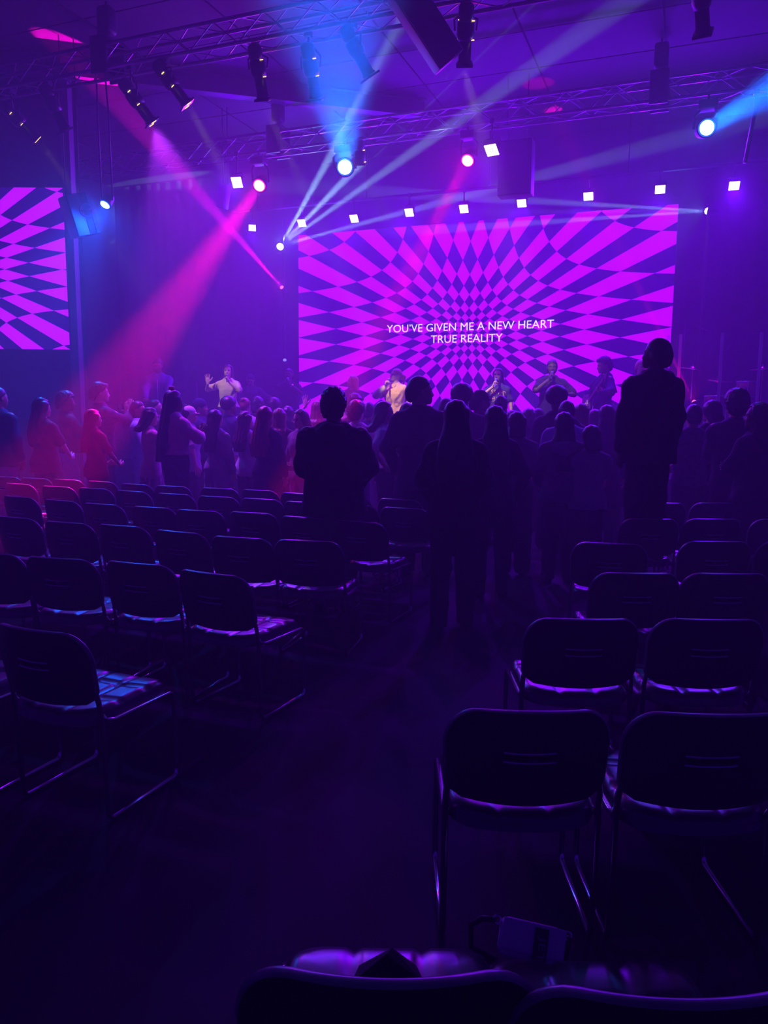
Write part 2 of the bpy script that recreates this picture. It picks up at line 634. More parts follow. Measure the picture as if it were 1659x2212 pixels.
# beam lamps on two slim towers beside the screen
def tower(label, x, y, h):
    t = thing('lamp_tower', label, 'tower', (x, y, STG))
    MB().tube([(0, 0, 0.02), (0, 0, h)], 0.03, 8).build('pole', BLACK, t)
    MB().box((0, 0, 0.015), (0.5, 0.5, 0.03), ch=0.008).build('base_plate', BLACK, t)


def tower_lamp(label, px, py, y, target, r, lens, col, power, angle, extra=None, blend=0.35):
    p = at_y(px, py, y)
    t = thing('beam_lamp', label, 'stage lamp', p)
    d = (Vector(target) - p).normalized()
    MB().lathe([(r * 0.6, -r * 3), (r * 1.1, -r * 2.6), (r * 1.2, -0.01), (r, 0)], 16, aim(d)).build('head', BLACK, t)
    MB().lathe([(r * 1.0, 0.0), (r * 0.95, r * 0.25), (r * 0.7, r * 0.6), (r * 0.3, r * 0.78), (0.002, r * 0.82)], 16, aim(d)).build('lens', lens, t)
    MB().tube([-d * r * 2, -d * r * 2 + Vector((0, 0.12, -0.02))], 0.02, 6).build('bracket', BLACK, t)
    if power:
        spot('lamp_light', p + d * (r * 0.9), target, col, power, angle, blend, r * 0.4, t)
    spot('lamp_spill', p + d * r, p + d, tuple(x * x for x in col), 4 if r > 0.06 else 2, 170, 0.5, r * 0.5, t)
    for (tg, c2, p2, a2) in (extra or []):
        spot('lamp_light', p + d * (r * 0.9), tg, c2, p2, a2, blend, r * 0.4, t)
    return p


WB = (0.42, 0.78, 1.0)
pt = at_y(606, 620, 15.1)
tower('black pole beside the big screen carrying three beam lamps', pt.x, 15.25, 5.0)
tower_lamp('white beam lamp splitting into four rays beside the screen top', 605, 533, 15.05, at_d(820, 146, 11.0), 0.075, L_CYAN, WB, 8000, 2.4,
           [(at_d(1000, 126, 10.5), WB, 9000, 2.4), (at_d(1200, 110, 10.5), WB, 7000, 2.2), (at_y(1000, 425, 15.0), WB, 10000, 2.4)])
tower_lamp('small red beam lamp on the pole below the white one', 609, 621, 15.05, at_z(150, 100, CEIL), 0.042, L_REDS, (1.0, 0.0, 0.65), 4000, 5.5, [(at_d(500, 470, 14.2), (1.0, 0.0, 0.4), 20, 2.5)])
tower_lamp('small blue beam lamp lowest on the pole', 615, 778, 15.05, at_d(592, 560, 14.5), 0.038, L_BLUES, (0.05, 0.05, 1.0), 14, 2.5)
pt = at_y(1530, 470, 15.1)
tower('black pole beyond the big screen carrying one white beam lamp', pt.x, 15.25, 4.7)
tower_lamp('white beam lamp throwing flat rays across the screen top', 1528, 456, 15.05, at_y(1000, 425, 15.42), 0.055, L_CYAN, WB, 5500, 2.6,
           [(at_y(1000, 492, 15.42), WB, 5500, 2.3), (at_y(1000, 458, 15.42), WB, 1000, 2.0)])
pf = at_y(1499, 868, 13.3)
tower_lamp('small red floor lamp by the drums shooting red beams up', 1499, 868, 13.3, at_z(1195, 238, CEIL), 0.034, L_REDS, (1.0, 0.0, 0.55), 2600, 3.0, [(at_d(1395, 655, 12.4), (1.0, 0, 0.35), 420, 5.0), (at_d(1415, 800, 12.9), (1.0, 0, 0.35), 200, 4.0)])


# ------------------------------------------------------------------ theatre spots on the truss over the seats
WARM = glow('warm_lamp_leak', (1.0, 0.62, 0.16), 2.6)
BARREL = mat('theatre_spot_barrel', (0.016, 0.016, 0.018), 0.4, 0.4)


def theatre_spot(label, p_back, p_front, y, leak=True, light=None, length=0.62):
    """long black profile spot hung under the truss: p_back / p_front are where its rear and its nose show"""
    a = at_y(*p_back, y)
    b0 = at_y(*p_front, y + 0.25)
    d = (b0 - a).normalized()
    t = thing('theatre_spot', label, 'stage lamp', a)
    M = aim(d)
    L = length
    MB().lathe([(0.055, 0.0), (0.085, 0.03), (0.088, 0.15), (0.07, 0.17)], 16, M).build('lamp_cap', BARREL, t)
    MB().lathe([(0.075, 0.165), (0.095, 0.19), (0.1, 0.30), (0.085, 0.36)], 16, M).build('reflector_housing', BARREL, t)
    MB().lathe([(0.07, 0.355), (0.072, L - 0.06), (0.085, L - 0.05), (0.085, L - 0.03)], 16, M).build('lens_tube', BARREL, t)
    m = MB().box((0, 0, L - 0.012), (0.19, 0.19, 0.024), M)
    m.build('gel_frame', BARREL, t)
    if leak:
        m = MB()
        for (z, wd, r) in ((0.17, 0.06, 0.089), (0.355, 0.06, 0.092)):
            for q in (0.7, 3.6):
                m.box((r * math.cos(q), r * math.sin(q), z), (0.034, 0.034, 0.007), M)
        for s_ in (-1, 1):
            m.box((s_ * 0.066, 0.0, L + 0.002), (0.03, 0.07, 0.008), M)
        o = m.build('light_leak', WARM, t)
        o['kind'] = 'stuff'
        o['label'] = 'warm slits of lamp light'
    side = d.cross(Vector((0, 0, 1))).normalized()
    c = d * 0.27
    top = Vector((a.x * 0, 0, TZ - a.z - 0.02))
    tp = Vector((c.x, c.y * 0.5, top.z))
    m = MB().tube([c + side * 0.12, c + side * 0.13 + Vector((0, 0, 0.12)), tp - Vector((0, 0, 0.10)) + side * 0.03, tp - Vector((0, 0, 0.10)) - side * 0.03, c - side * 0.13 + Vector((0, 0, 0.12)), c - side * 0.12], 0.012, 6)
    m.build('yoke', BLACK, t)
    MB().tube([tp - Vector((0, 0, 0.1)), tp], 0.014, 6).box(tp, (0.07, 0.09, 0.07)).build('clamp', BLACK, t)
    if light:
        tg, pw, an = light[:3]
        spot('lamp_light', a + d * (L + 0.03), tg, light[3] if len(light) > 3 else (1.0, 0.70, 0.34), pw, an, 0.5, 0.05, t)
    return t


def on_stage(px, py, y):
    return at_y(px, py, y)


theatre_spot('theatre spot cut by the picture edge, farthest out on the truss', (2, 222), (52, 272), TY1, True, (on_stage(490, 860, 12.8), 60, 10))
theatre_spot('unlit slim theatre spot beside the chain hoist', (92, 182), (130, 258), TY1, False)
theatre_spot('lit theatre spot below the pink ceiling patch', (262, 172), (318, 250), TY1, True, (Vector((-5.6, 9.4, 1.2)), 150, 60, (0.42, 0.03, 1.0)))
theatre_spot('theatre spot with a faint yellow beam, under the truss middle', (335, 133), (396, 214), TY1, True, (on_stage(760, 880, 12.8), 110, 11))
theatre_spot('upright theatre spot, first of the pair before the blue beam', (548, 95), (566, 196), TY1, True, (on_stage(860, 850, 12.6), 180, 7))
theatre_spot('upright theatre spot, second of the pair, touching the blue beam', (662, 92), (680, 195), TY1, True, (on_stage(1078, 850, 12.6), 160, 6))
theatre_spot('theatre spot tilted away inside the blue beam', (742, 55), (792, 152), TY1, False)
theatre_spot('lone lit theatre spot next to the hung subwoofer', (1008, 5), (1004, 115), TY1, True, (on_stage(1190, 870, 12.8), 100, 14))
theatre_spot('small theatre spot on the stage front truss behind the blue lamp', (775, 300), (781, 372), TY2, True, None, 0.4)
theatre_spot('dark theatre spot at the top edge over the far seats', (1512, -70), (1516, 18), TY1, False)


# ------------------------------------------------------------------ hung loudspeakers
def hung_speaker(label, pos, rz, tilt, dims, ring=False, roll=0.0):
    t = thing('hung_speaker', label, 'speaker', pos)
    t.rotation_euler = (tilt, roll, rz)
    a, b, c = dims
    MB().box((0, 0, 0), (a, b, c), ch=0.02).build('cabinet', mat('speaker_cabinet', (0.03, 0.03, 0.035), 0.6, bump=0.2, scale=200), t)
    gm = mat('speaker_grille', (0.10, 0.10, 0.13), 0.55, 0.2, bump=0.4, scale=260)
    if ring:
        # the lit end face: long recessed channel, round boss with a cross bar
        m = MB().box((-a * 0.22, -b / 2 - 0.012, 0), (a * 0.48, 0.024, c * 0.98), ch=0.004).box((a * 0.40, -b / 2 - 0.012, 0), (a * 0.16, 0.024, c * 0.98), ch=0.004)
        m.build('end_panel', gm, t)
        M = Matrix.Translation((a * 0.14, -b / 2 - 0.02, c * 0.08)) @ Matrix.Rotation(PI / 2, 4, 'X')
        r = a * 0.25
        MB().tube([M @ Vector((r * math.cos(q), r * math.sin(q), 0)) for q in [2 * PI * k / 24 for k in range(24)]], r * 0.17, 6, closed=True).build('round_handle', gm, t)
        MB().tube([M @ Vector((-r, 0, 0)), M @ Vector((r, 0, 0))], r * 0.14, 6).build('handle_bar', gm, t)
        MB().box((a * 0.17, -b / 2 - 0.006, -c * 0.30), (a * 0.24, 0.012, c * 0.32), ch=0.004).build('badge_plate', BLACK, t)
    else:
        MB().box((0, -b / 2 - 0.008, 0), (a * 0.92, 0.016, c * 0.94), ch=0.004).build('grille', gm if dims[0] < 0.6 else BLACK, t)
    M = parent_matrix(t).inverted()
    for s_ in (-1, 1):
        p0 = Vector((s_ * a * 0.3, 0, c / 2))
        w0 = parent_matrix(t) @ p0
        MB().tube([p0, M @ Vector((w0.x, w0.y, CEIL))], 0.008, 6).build('suspension_wire', BLACK, t)
    return t


p = at_d(171, 466, 11.7)
hung_speaker('tilted loudspeaker lit blue with a barred ring, beside the side screen', p, R(58), R(4), (0.36, 0.4, 0.60), True, R(-17))
p = at_y(918, 55, TY1 - 0.1)
hung_speaker('big dark subwoofer hung slanting beside the lone theatre spot', p, R(14), R(18), (0.33, 0.45, 0.92), False, R(-38))
p = at_y(1115, 366, 13.2)
hung_speaker('flat dark box speaker hung above the screen, behind the square lamp', p, R(0), R(2), (0.56, 0.3, 0.86))
p = at_y(484, 425, 12.7)
hung_speaker('slim column speaker lit violet, next to the biggest square lamp', p, R(10), R(8), (0.16, 0.2, 0.42), False, R(14))


# slim pipe hanging below the stage front truss, lit blue by the wash lamp next to it
a, b = at_y(1632, 232, TY2 + 0.15), at_y(1609, 352, TY2 + 0.15)
t = thing('drop_pipe', 'slim pipe hanging from the stage front truss, blue-lit, past the far blue lamp', 'pipe', a)
MB().tube([(0, 0, TZ - a.z), (0, 0, 0), b - a], 0.028, 8).build('pipe', ALU, t)
MB().box((0, 0, TZ - a.z), (0.08, 0.08, 0.08)).build('clamp', BLACK, t)

# ------------------------------------------------------------------ chairs
BACK_TOP = 0.785


def make_backrest():
    """moulded back, rounded top corners, hollow towards the sitter, grip slot closed in front so it shows dark"""
    W2, Z0, Z1 = 0.236, 0.502, BACK_TOP
    sx0, sz0, sz1 = 0.074, 0.643, 0.667
    us = sorted(set([round(v, 4) for v in np.linspace(-1, 1, 19)] + [-sx0 / W2, sx0 / W2]))
    zs = sorted(set([round(v, 4) for v in np.concatenate([np.linspace(Z0, Z1 - 0.135, 8), Z1 - 0.135 + 0.135 * np.sin(np.linspace(0, PI / 2, 9))])] + [sz0, sz1]))
    zs = [z for z in zs if not (sz0 < z < sz1)]

    def pos(u, z):
        t = (z - Z0) / (Z1 - Z0)
        # half width shrinks in the round corners
        rt, rx, rb = 0.135, 0.092, 0.05
        w_ = W2 - 0.006 * (1 - t)
        if z > Z1 - rt:
            k = (z - (Z1 - rt)) / rt
            w_ = W2 - rx * (1 - math.sqrt(max(0, 1 - k ** 2.3)))
        if z < Z0 + rb:
            k = (Z0 + rb - z) / rb
            w_ -= rb * (1 - math.sqrt(max(0, 1 - k * k)))
        x = u * w_
        y = -0.205 - 0.055 * t - 0.058 * (1 - (x / W2) ** 2)
        zz = z - 0.012 * (1 - (x / W2) ** 2) * (1 - t) + 0.004 * math.cos(x / W2 * PI / 2) * t
        if abs(z - sz0) < 1e-6 or abs(z - sz1) < 1e-6:
            zz -= 0.004 * (1 - min(1, (x / sx0) ** 2))
        return Vector((x, y, zz))
    hole = []
    bm = bmesh.new()
    g = [[bm.verts.new(pos(u, z)) for u in us] for z in zs]
    for i in range(len(zs) - 1):
        for j in range(len(us) - 1):
            if abs(zs[i] - sz0) < 1e-6 and abs(us[j]) <= sx0 / W2 + 1e-6 and abs(us[j + 1]) <= sx0 / W2 + 1e-6:
                hole.append((i * len(us) + j, i * len(us) + j + 1, (i + 1) * len(us) + j + 1, (i + 1) * len(us) + j))
                continue
            bm.faces.new((g[i][j], g[i][j + 1], g[i + 1][j + 1], g[i + 1][j]))
    bmesh.ops.recalc_face_normals(bm, faces=bm.faces[:])
    th = 0.024
    vs = [v.co.copy() for v in bm.verts]
    bm.verts.index_update()
    n = len(vs)
    fs = [[v.index for v in f.verts] for f in bm.faces]
    edges = [(e.verts[0].index, e.verts[1].index, [v.index for v in e.link_faces[0].verts]) for e in bm.edges if e.is_boundary]
    bm.free()
    m = MB()
    m.add(vs + [v + Vector((0, th, 0)) for v in vs], fs + [[i + n for i in f[::-1]] for f in fs] + [[i + n for i in f[::-1]] for f in hole], True)
    cen = Vector((0, 0, 0.63))
    lip = {}

    def mid(i):
        if i not in lip:
            v = vs[i]
            o = Vector((v.x, 0, v.z - 0.63))
            hole = abs(v.x) <= sx0 + 0.002 and abs(v.z - (sz0 + sz1) / 2) < 0.02
            k = -0.0 if hole else 0.007
            lip[i] = len(m.v)
            m.v.append(tuple(v + o.normalized() * k + Vector((0, th / 2, 0))))
        return lip[i]
    band = MB()  # outer edge of the back, split off for its painted rim light
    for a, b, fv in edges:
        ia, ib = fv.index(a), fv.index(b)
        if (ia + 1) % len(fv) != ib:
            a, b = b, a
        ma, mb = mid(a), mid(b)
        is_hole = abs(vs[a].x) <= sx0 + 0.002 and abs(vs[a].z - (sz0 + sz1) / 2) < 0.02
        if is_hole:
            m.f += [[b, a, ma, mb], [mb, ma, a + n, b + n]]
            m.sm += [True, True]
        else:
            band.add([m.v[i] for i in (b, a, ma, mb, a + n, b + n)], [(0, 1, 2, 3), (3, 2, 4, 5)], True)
    return m, band


def make_slot_glint():
    W2, Z0, Z1 = 0.236, 0.502, BACK_TOP
    sx0, sz0, sz1 = 0.074, 0.643, 0.667
    m = MB()
    # satin bars added along the slot for the glint on its plastic lips
    for z, dz in ((sz1, 0.002), (sz0, -0.002)):
        pts = []
        for k in range(9):
            x = -sx0 + 2 * sx0 * k / 8
            t = (z - Z0) / (Z1 - Z0)
            pts.append((x, -0.205 - 0.055 * t - 0.058 * (1 - (x / W2) ** 2) - 0.001, z + dz - 0.012 * (1 - t) - 0.002 * (1 - (x / sx0) ** 2)))
        m.tube(pts, 0.0042, 6)
    return m


def make_seat():
    n = 24
    m = MB()
    vs, fs = [], []
    for i in range(n + 1):
        for j in range(n + 1):
            u, v = -1 + 2 * j / n, -1 + 2 * i / n
            r = (abs(u) ** 7 + abs(v) ** 7) ** (1 / 7)
            k = 1 if r < 1e-6 else max(abs(u), abs(v)) / r
            x, y = u * k * 0.222, 0.012 + v * k * 0.23 - 0.041 * (1 - u * u) * max(0, -v)
            fu, fv = (u * 1.5) % 1.0, (v * 1.5) % 1.0
            fu, fv = (u + 1) * 1.5 % 1.0, (v + 1) * 1.5 % 1.0
            d = min(fu, 1 - fu, fv, 1 - fv)
            pil = 0.010 * min(1, d / 0.07) ** 0.5
            e = max(abs(u), abs(v))
            if e > 0.999:
                pil = 0
            edge = -0.016 * max(0, (e - 0.86) / 0.14) ** 2
            front = -0.02 * max(0, (v - 0.55) / 0.45) ** 2
            vs.append((x, y, 0.450 + pil + edge + front + 0.008 * u * u))
    for i in range(n):
        for j in range(n):
            a = i * (n + 1) + j
            fs.append((a, a + 1, a + n + 2, a + n + 1))
    ring = [j for j in range(n + 1)] + [i * (n + 1) + n for i in range(1, n + 1)] + [n * (n + 1) + j for j in range(n - 1, -1, -1)] + [i * (n + 1) for i in range(n - 1, 0, -1)]
    base = len(vs)
    for q in ring:
        x, y, z = vs[q]
        vs.append((x * 0.985, y * 0.985, 0.405))
    for a in range(len(ring)):
        b = (a + 1) % len(ring)
        fs.append((ring[b], ring[a], base + a, base + b))
    fs.append(tuple(base + a for a in range(len(ring))))
    m.add(vs, fs, True)
    return m


def make_side(s):
    x, xr = s * 0.228, 0.0105
    P = [(s * 0.205, -0.222, 0.70), (s * 0.214, -0.214, 0.60), (s * 0.226, -0.196, 0.50), (x, -0.187, 0.44), (x, -0.17, 0.06), (x, -0.164, 0.025), (x, -0.15, 0.0115),
         (x, 0.225, 0.0115), (x, 0.242, 0.022), (x, 0.248, 0.05), (x, 0.236, 0.36), (x, 0.228, 0.392), (x, 0.205, 0.402), (x, -0.12, 0.408), (x, -0.165, 0.42), (x, -0.184, 0.445)]
    return MB().tube(P, xr, 8)


chair0 = thing('stacking_chair', 'black stacking chair', 'chair')
bk_, bd_ = make_backrest()
put('backrest', bk_.mesh('backrest', PLASTIC), chair0)
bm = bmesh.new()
bm.from_mesh(bd_.mesh('rim_light_band', []))
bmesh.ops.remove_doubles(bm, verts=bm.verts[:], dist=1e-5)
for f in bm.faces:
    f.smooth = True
em = bpy.data.meshes.new('rim_light_band')
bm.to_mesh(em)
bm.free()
em.materials.append(mat('rim_light_grey', (0.17, 0.165, 0.18), 0.34, 0, 0.6))  # paler than the back: rim light painted into the edge colour
put('rim_light_band', em, chair0)
put('slot_glint', make_slot_glint().mesh('slot_glint', mat('slot_glint_satin', (0.5, 0.5, 0.54), 0.28, 0.7)), chair0)
put('seat', make_seat().mesh('seat', VINYL), chair0)
for s_ in (-1, 1):
    put('side_frame', make_side(s_).mesh('side_frame', CHROME), chair0)
for yy in (0.17, -0.13):
    put('cross_bar', MB().tube([(-0.226, yy, 0.398), (0.226, yy, 0.398)], 0.009, 8).mesh('cross_bar', CHROME), chair0)

ORD = ['first', 'second', 'third', 'fourth', 'fifth', 'sixth', 'seventh', 'eighth', 'ninth', 'tenth', 'eleventh', 'twelfth']
_used = [0]


def place_chair(x, y, rz, label, group):
    c = chair0 if not _used[0] else copy_tree(chair0)
    _used[0] = 1
    c.location = (x, y, 0)
    c.rotation_euler = (0, 0, rz)
    c['label'] = label
    c['category'] = 'chair'
    c['group'] = group


def back_to_seat(p, rz):
    """chair origin from the middle of its back's top edge"""
    return p.x - math.sin(rz) * 0.30, p.y + math.cos(rz) * 0.30


def chair_row(pts, labels, group, force=None, rots=None):
    P = [at_z(a - (0 if force is not None else 16 * (b - 880) / 360), b, BACK_TOP) for a, b in pts]
    for i, p in enumerate(P):
        if force is not None:
            rz = force
        else:
            a, b = P[min(i + 1, len(P) - 1)], P[max(i - 1, 0)]
            rz = math.atan2(b.y - a.y, b.x - a.x)
        if rots and i in rots:
            rz = rots[i]
        x, y = back_to_seat(p, rz)
        place_chair(x, y, rz, labels[i], group)


ANG = [
    [(62, 1362), (-215, 1335)],
    [(463, 1240), (303, 1219), (132, 1208), (-22, 1197)],
    [(673, 1170), (526, 1163), (391, 1150), (266, 1137), (148, 1130), (36, 1119)],
    [(779, 1128), (662, 1119), (549, 1109), (433, 1104), (333, 1097), (223, 1090), (133, 1082), (42, 1074)],
    [(880, 1099), (768, 1092), (663, 1086), (568, 1079), (473, 1074), (379, 1068), (287, 1062), (206, 1056), (126, 1052), (42, 1046)],
    [(868, 1080), (757, 1073), (650, 1067), (563, 1060), (476, 1056), (374, 1051), (296, 1047), (220, 1041), (147, 1037), (78, 1034), (14, 1031)],
]
rowname = ['nearest row', 'second row', 'third row', 'fourth row', 'fifth row', 'row right behind the crowd']
for r, pts in enumerate(ANG):
    labs = ['black stacking chair, %s from the aisle in the slanted block, %s' % (ORD[i], rowname[r]) for i in range(len(pts))]
    chair_row(pts, labs, 'slanted block of stacking chairs', force=None if r else R(-2.0))
SQ = [
    ([(838, 2124), (1478, 2168)], 'lowest row'),
    ([(1150, 1541), (1548, 1548)], 'row above the purse'),
    ([(1266, 1341), (1541, 1342)], 'third row from the bottom'),
    ([(1380, 1241), (1578, 1242)], 'fourth row from the bottom'),
    ([(1318, 1176), (1553, 1172), (1722, 1173)], 'fifth row from the bottom'),
    ([(1408, 1123), (1545, 1123), (1692, 1124)], 'row under the standing man'),
    ([(1432, 1088), (1551, 1088), (1672, 1088)], 'last row before the crowd'),
]
for r, (pts, nm) in enumerate(SQ):
    labs = ['black stacking chair, %s from the aisle in the straight block, %s' % (ORD[i], nm) for i in range(len(pts))]
    chair_row(pts, labs, 'straight block of stacking chairs', force=_y - R(0.6), rots={0: R(8)} if r == 4 else None)

# small purse lying under the aisle chair, facing back
pp = at_y(1146, 2036, 2.32)
pz = 0.095
pp = at_z(1146, 2034, pz)
bt = thing('purse', 'small purple purse with a black clasp band, tilted on the floor under a chair', 'bag', (pp.x, pp.y, pz), _y + R(-6))
bt.rotation_euler = (R(-28), R(11), _y + R(-4))
bagm = mat('purse_leatherette', (0.6, 0.42, 0.62), 0.5, 0, 0.5, bump=0.25, scale=220)
bw, bh, bd = 0.185, 0.102, 0.06
MB().box((0, 0, 0), (bw, bd, bh), ch=0.022).build('body', bagm, bt)
MB().box((0, -bd / 2 - 0.004, 0.012), (bw * 0.985, 0.008, bh * 0.8), ch=0.003).build('flap', bagm, bt)
MB().box((0.02, -bd / 2 - 0.011, -0.005), (0.04, 0.008, bh * 0.98), ch=0.003).build('clasp_band', mat('purse_band_black', (0.012, 0.011, 0.014), 0.35), bt)
vs, fs = fit_text('JET', 0.066, 0.024)
MB().add([(0.02 + v[1], -bd / 2 - 0.0165, -0.008 - v[0]) for v in vs], fs).build('clasp_lettering', mat('purse_letter_grey', (0.25, 0.24, 0.3), 0.3, 0.6), bt)
for s_ in (-1, 1):
    MB().tube([(s_ * (bw / 2 + 0.012) + 0.011 * math.cos(q), 0, bh * 0.36 + 0.011 * math.sin(q)) for q in [2 * PI * k / 12 for k in range(12)]], 0.0035, 6, closed=True).build('strap_ring', CHROME, bt)
strap = [(-bw / 2 - 0.016, 0, 0.035), (-bw / 2 - 0.05, 0.02, 0.03), (-bw / 2 - 0.075, 0.06, 0.0), (-bw / 2 - 0.06, 0.09, -0.06), (-0.05, 0.10, -0.085), (0.05, 0.09, -0.085), (bw / 2 + 0.02, 0.03, -0.03), (bw / 2 + 0.016, 0, 0.035)]
MB().tube(strap, 0.009, 6).build('strap', mat('purse_strap_black', (0.015, 0.014, 0.016), 0.6), bt)

fp = at_z(838, 2108, 0.462)
m = MB()
m.add([(-0.075, -0.02, 0), (0.075, -0.02, 0), (0.06, 0.03, 0), (-0.06, 0.03, 0), (-0.004, -0.012, 0.058), (0.008, 0.012, 0.055)],
      [(3, 2, 1, 0), (0, 1, 4), (1, 2, 5, 4), (2, 3, 5), (3, 0, 4, 5)])
fj = m.build('folded_scarf', mat('dark_wool', (0.02, 0.017, 0.022), 0.9, bump=0.3, scale=150), None, (fp.x, fp.y, 0.462))
fj.rotation_euler = (0, 0, _y)
tag(fj, 'dark folded scarf peaking up on the lit seat at the bottom of the frame', 'scarf')

# ------------------------------------------------------------------ figures: smooth-union shapes turned into one surface
class Field:
    def __init__(s, lo, hi, h):
        s.h = h
        s.lo = np.array(lo, float)
        s.n = np.ceil((np.array(hi, float) - s.lo) / h).astype(int) + 1
        s.F = np.full(s.n, 0.06, np.float32)
        s.ax = [s.lo[i] + h * np.arange(s.n[i]) for i in range(3)]

    def sub(s, lo, hi, mg):
        i0 = np.maximum(0, np.floor((np.array(lo) - mg - s.lo) / s.h).astype(int))
        i1 = np.minimum(s.n, np.ceil((np.array(hi) + mg - s.lo) / s.h).astype(int) + 1)
        if (i1 <= i0).any():
            return None
        sl = tuple(slice(a, b) for a, b in zip(i0, i1))
        X, Y, Z = np.meshgrid(*[s.ax[i][sl[i]] for i in range(3)], indexing='ij', sparse=True)
        return sl, X, Y, Z

    def union(s, sl, d, k):
        f = s.F[sl]
        if k <= 0:
            s.F[sl] = np.minimum(f, d)
        else:
            h = np.clip(0.5 + 0.5 * (f - d) / k, 0, 1)
            s.F[sl] = f * (1 - h) + d * h - k * h * (1 - h)

    def cap(s, a, b, ra, rb, k=0.03, flat=1.0):
        a, b = np.array(a, float), np.array(b, float)
        r = max(ra, rb)
        q = s.sub(np.minimum(a, b) - r, np.maximum(a, b) + r, 0.05)
        if q is None:
            return s
        sl, X, Y, Z = q
        ab = b - a
        t = np.clip(((X - a[0]) * ab[0] + (Y - a[1]) * ab[1] + (Z - a[2]) * ab[2]) / max(1e-9, ab @ ab), 0, 1)
        d = np.sqrt((X - a[0] - ab[0] * t) ** 2 + ((Y - a[1] - ab[1] * t) / flat) ** 2 + (Z - a[2] - ab[2] * t) ** 2) - (ra + (rb - ra) * t)
        s.union(sl, d, k)
        return s

    def ell(s, c, r, k=0.02, M=None):
        c, r = np.array(c, float), np.array(r, float)
        m = r.max()
        q = s.sub(c - m, c + m, 0.05)
        if q is None:
            return s
        sl, X, Y, Z = q
        x, y, z = X - c[0], Y - c[1], Z - c[2]
        if M is not None:
            x, y, z = (M[0][0] * x + M[1][0] * y + M[2][0] * z, M[0][1] * x + M[1][1] * y + M[2][1] * z, M[0][2] * x + M[1][2] * y + M[2][2] * z)
        q0 = np.sqrt((x / r[0]) ** 2 + (y / r[1]) ** 2 + (z / r[2]) ** 2)
        d = (q0 - 1) * r.min()
        s.union(sl, d, k)
        return s

    def loft(s, keys, k=0.03, grow=0.0, power=2.3):
        """keys: z, rx, ry, cy - a body of superelliptic cross sections"""
        K = np.array(sorted(keys), float)
        rx, ry = K[:, 1].max() + grow, K[:, 2].max() + grow
        q = s.sub((-rx, K[:, 3].min() - ry, K[0, 0]), (rx, K[:, 3].max() + ry, K[-1, 0]), 0.05)
        if q is None:
            return s
        sl, X, Y, Z = q
        a = np.interp(Z, K[:, 0], K[:, 1]) + grow
        b = np.interp(Z, K[:, 0], K[:, 2]) + grow
        c = np.interp(Z, K[:, 0], K[:, 3])
        q0 = (np.abs(X / a) ** power + np.abs((Y - c) / b) ** power) ** (1 / power)
        d = (q0 - 1) * np.minimum(a, b)
        d = np.maximum(d, np.maximum(K[0, 0] - Z, Z - K[-1, 0]))
        s.union(sl, d, k)
        return s

    def carve(s, c, r, k=0.01):
        c, r = np.array(c, float), np.array(r, float)
        q = s.sub(c - r, c + r, 0.03)
        if q is None:
            return s
        sl, X, Y, Z = q
        q0 = np.sqrt(((X - c[0]) / r[0]) ** 2 + ((Y - c[1]) / r[1]) ** 2 + ((Z - c[2]) / r[2]) ** 2)
        d = -(q0 - 1) * r.min()
        f = s.F[sl]
        h = np.clip(0.5 - 0.5 * (f - d) / k, 0, 1)
        s.F[sl] = f * (1 - h) + d * h + k * h * (1 - h)
        return s

    def cut(s, fn):
        X, Y, Z = np.meshgrid(*s.ax, indexing='ij', sparse=True)
        s.F = np.maximum(s.F, fn(X, Y, Z)).astype(np.float32)
        return s

    def warp(s, fn):
        X, Y, Z = np.meshgrid(*s.ax, indexing='ij', sparse=True)
        s.F = (s.F + fn(X, Y, Z)).astype(np.float32)
        return s

    def surface(s):
        F = s.F
        F[0], F[-1], F[:, 0], F[:, -1], F[:, :, 0], F[:, :, -1] = [0.05] * 6
        neg = F < 0
        nx, ny, nz = F.shape
        c = np.zeros((nx - 1, ny - 1, nz - 1), np.int8)
        for i in (0, 1):
            for j in (0, 1):
                for k in (0, 1):
                    c += neg[i:nx - 1 + i, j:ny - 1 + j, k:nz - 1 + k]
        act = (c > 0) & (c < 8)
        I, J, K = np.nonzero(act)
        idx = np.full(act.shape, -1, np.int64)
        idx[I, J, K] = np.arange(len(I))
        P = np.zeros((len(I), 3))
        N = np.zeros(len(I))
        for ax in range(3):
            o1, o2 = [a for a in range(3) if a != ax]
            for u in (0, 1):
                for v in (0, 1):
                    d0 = [0, 0, 0]
                    d0[o1], d0[o2] = u, v
                    d1 = list(d0)
                    d1[ax] = 1
                    f0 = F[I + d0[0], J + d0[1], K + d0[2]]
                    f1 = F[I + d1[0], J + d1[1], K + d1[2]]
                    m = (f0 < 0) != (f1 < 0)
                    t = np.where(m, f0 / np.where(m, f0 - f1, 1), 0)
                    q = np.zeros((len(I), 3))
                    q[:, 0], q[:, 1], q[:, 2] = d0
                    q[:, ax] = t
                    P += q * m[:, None]
                    N += m
        P = P / N[:, None] + np.stack([I, J, K], 1)
        V = s.lo + P * s.h
        Q = []
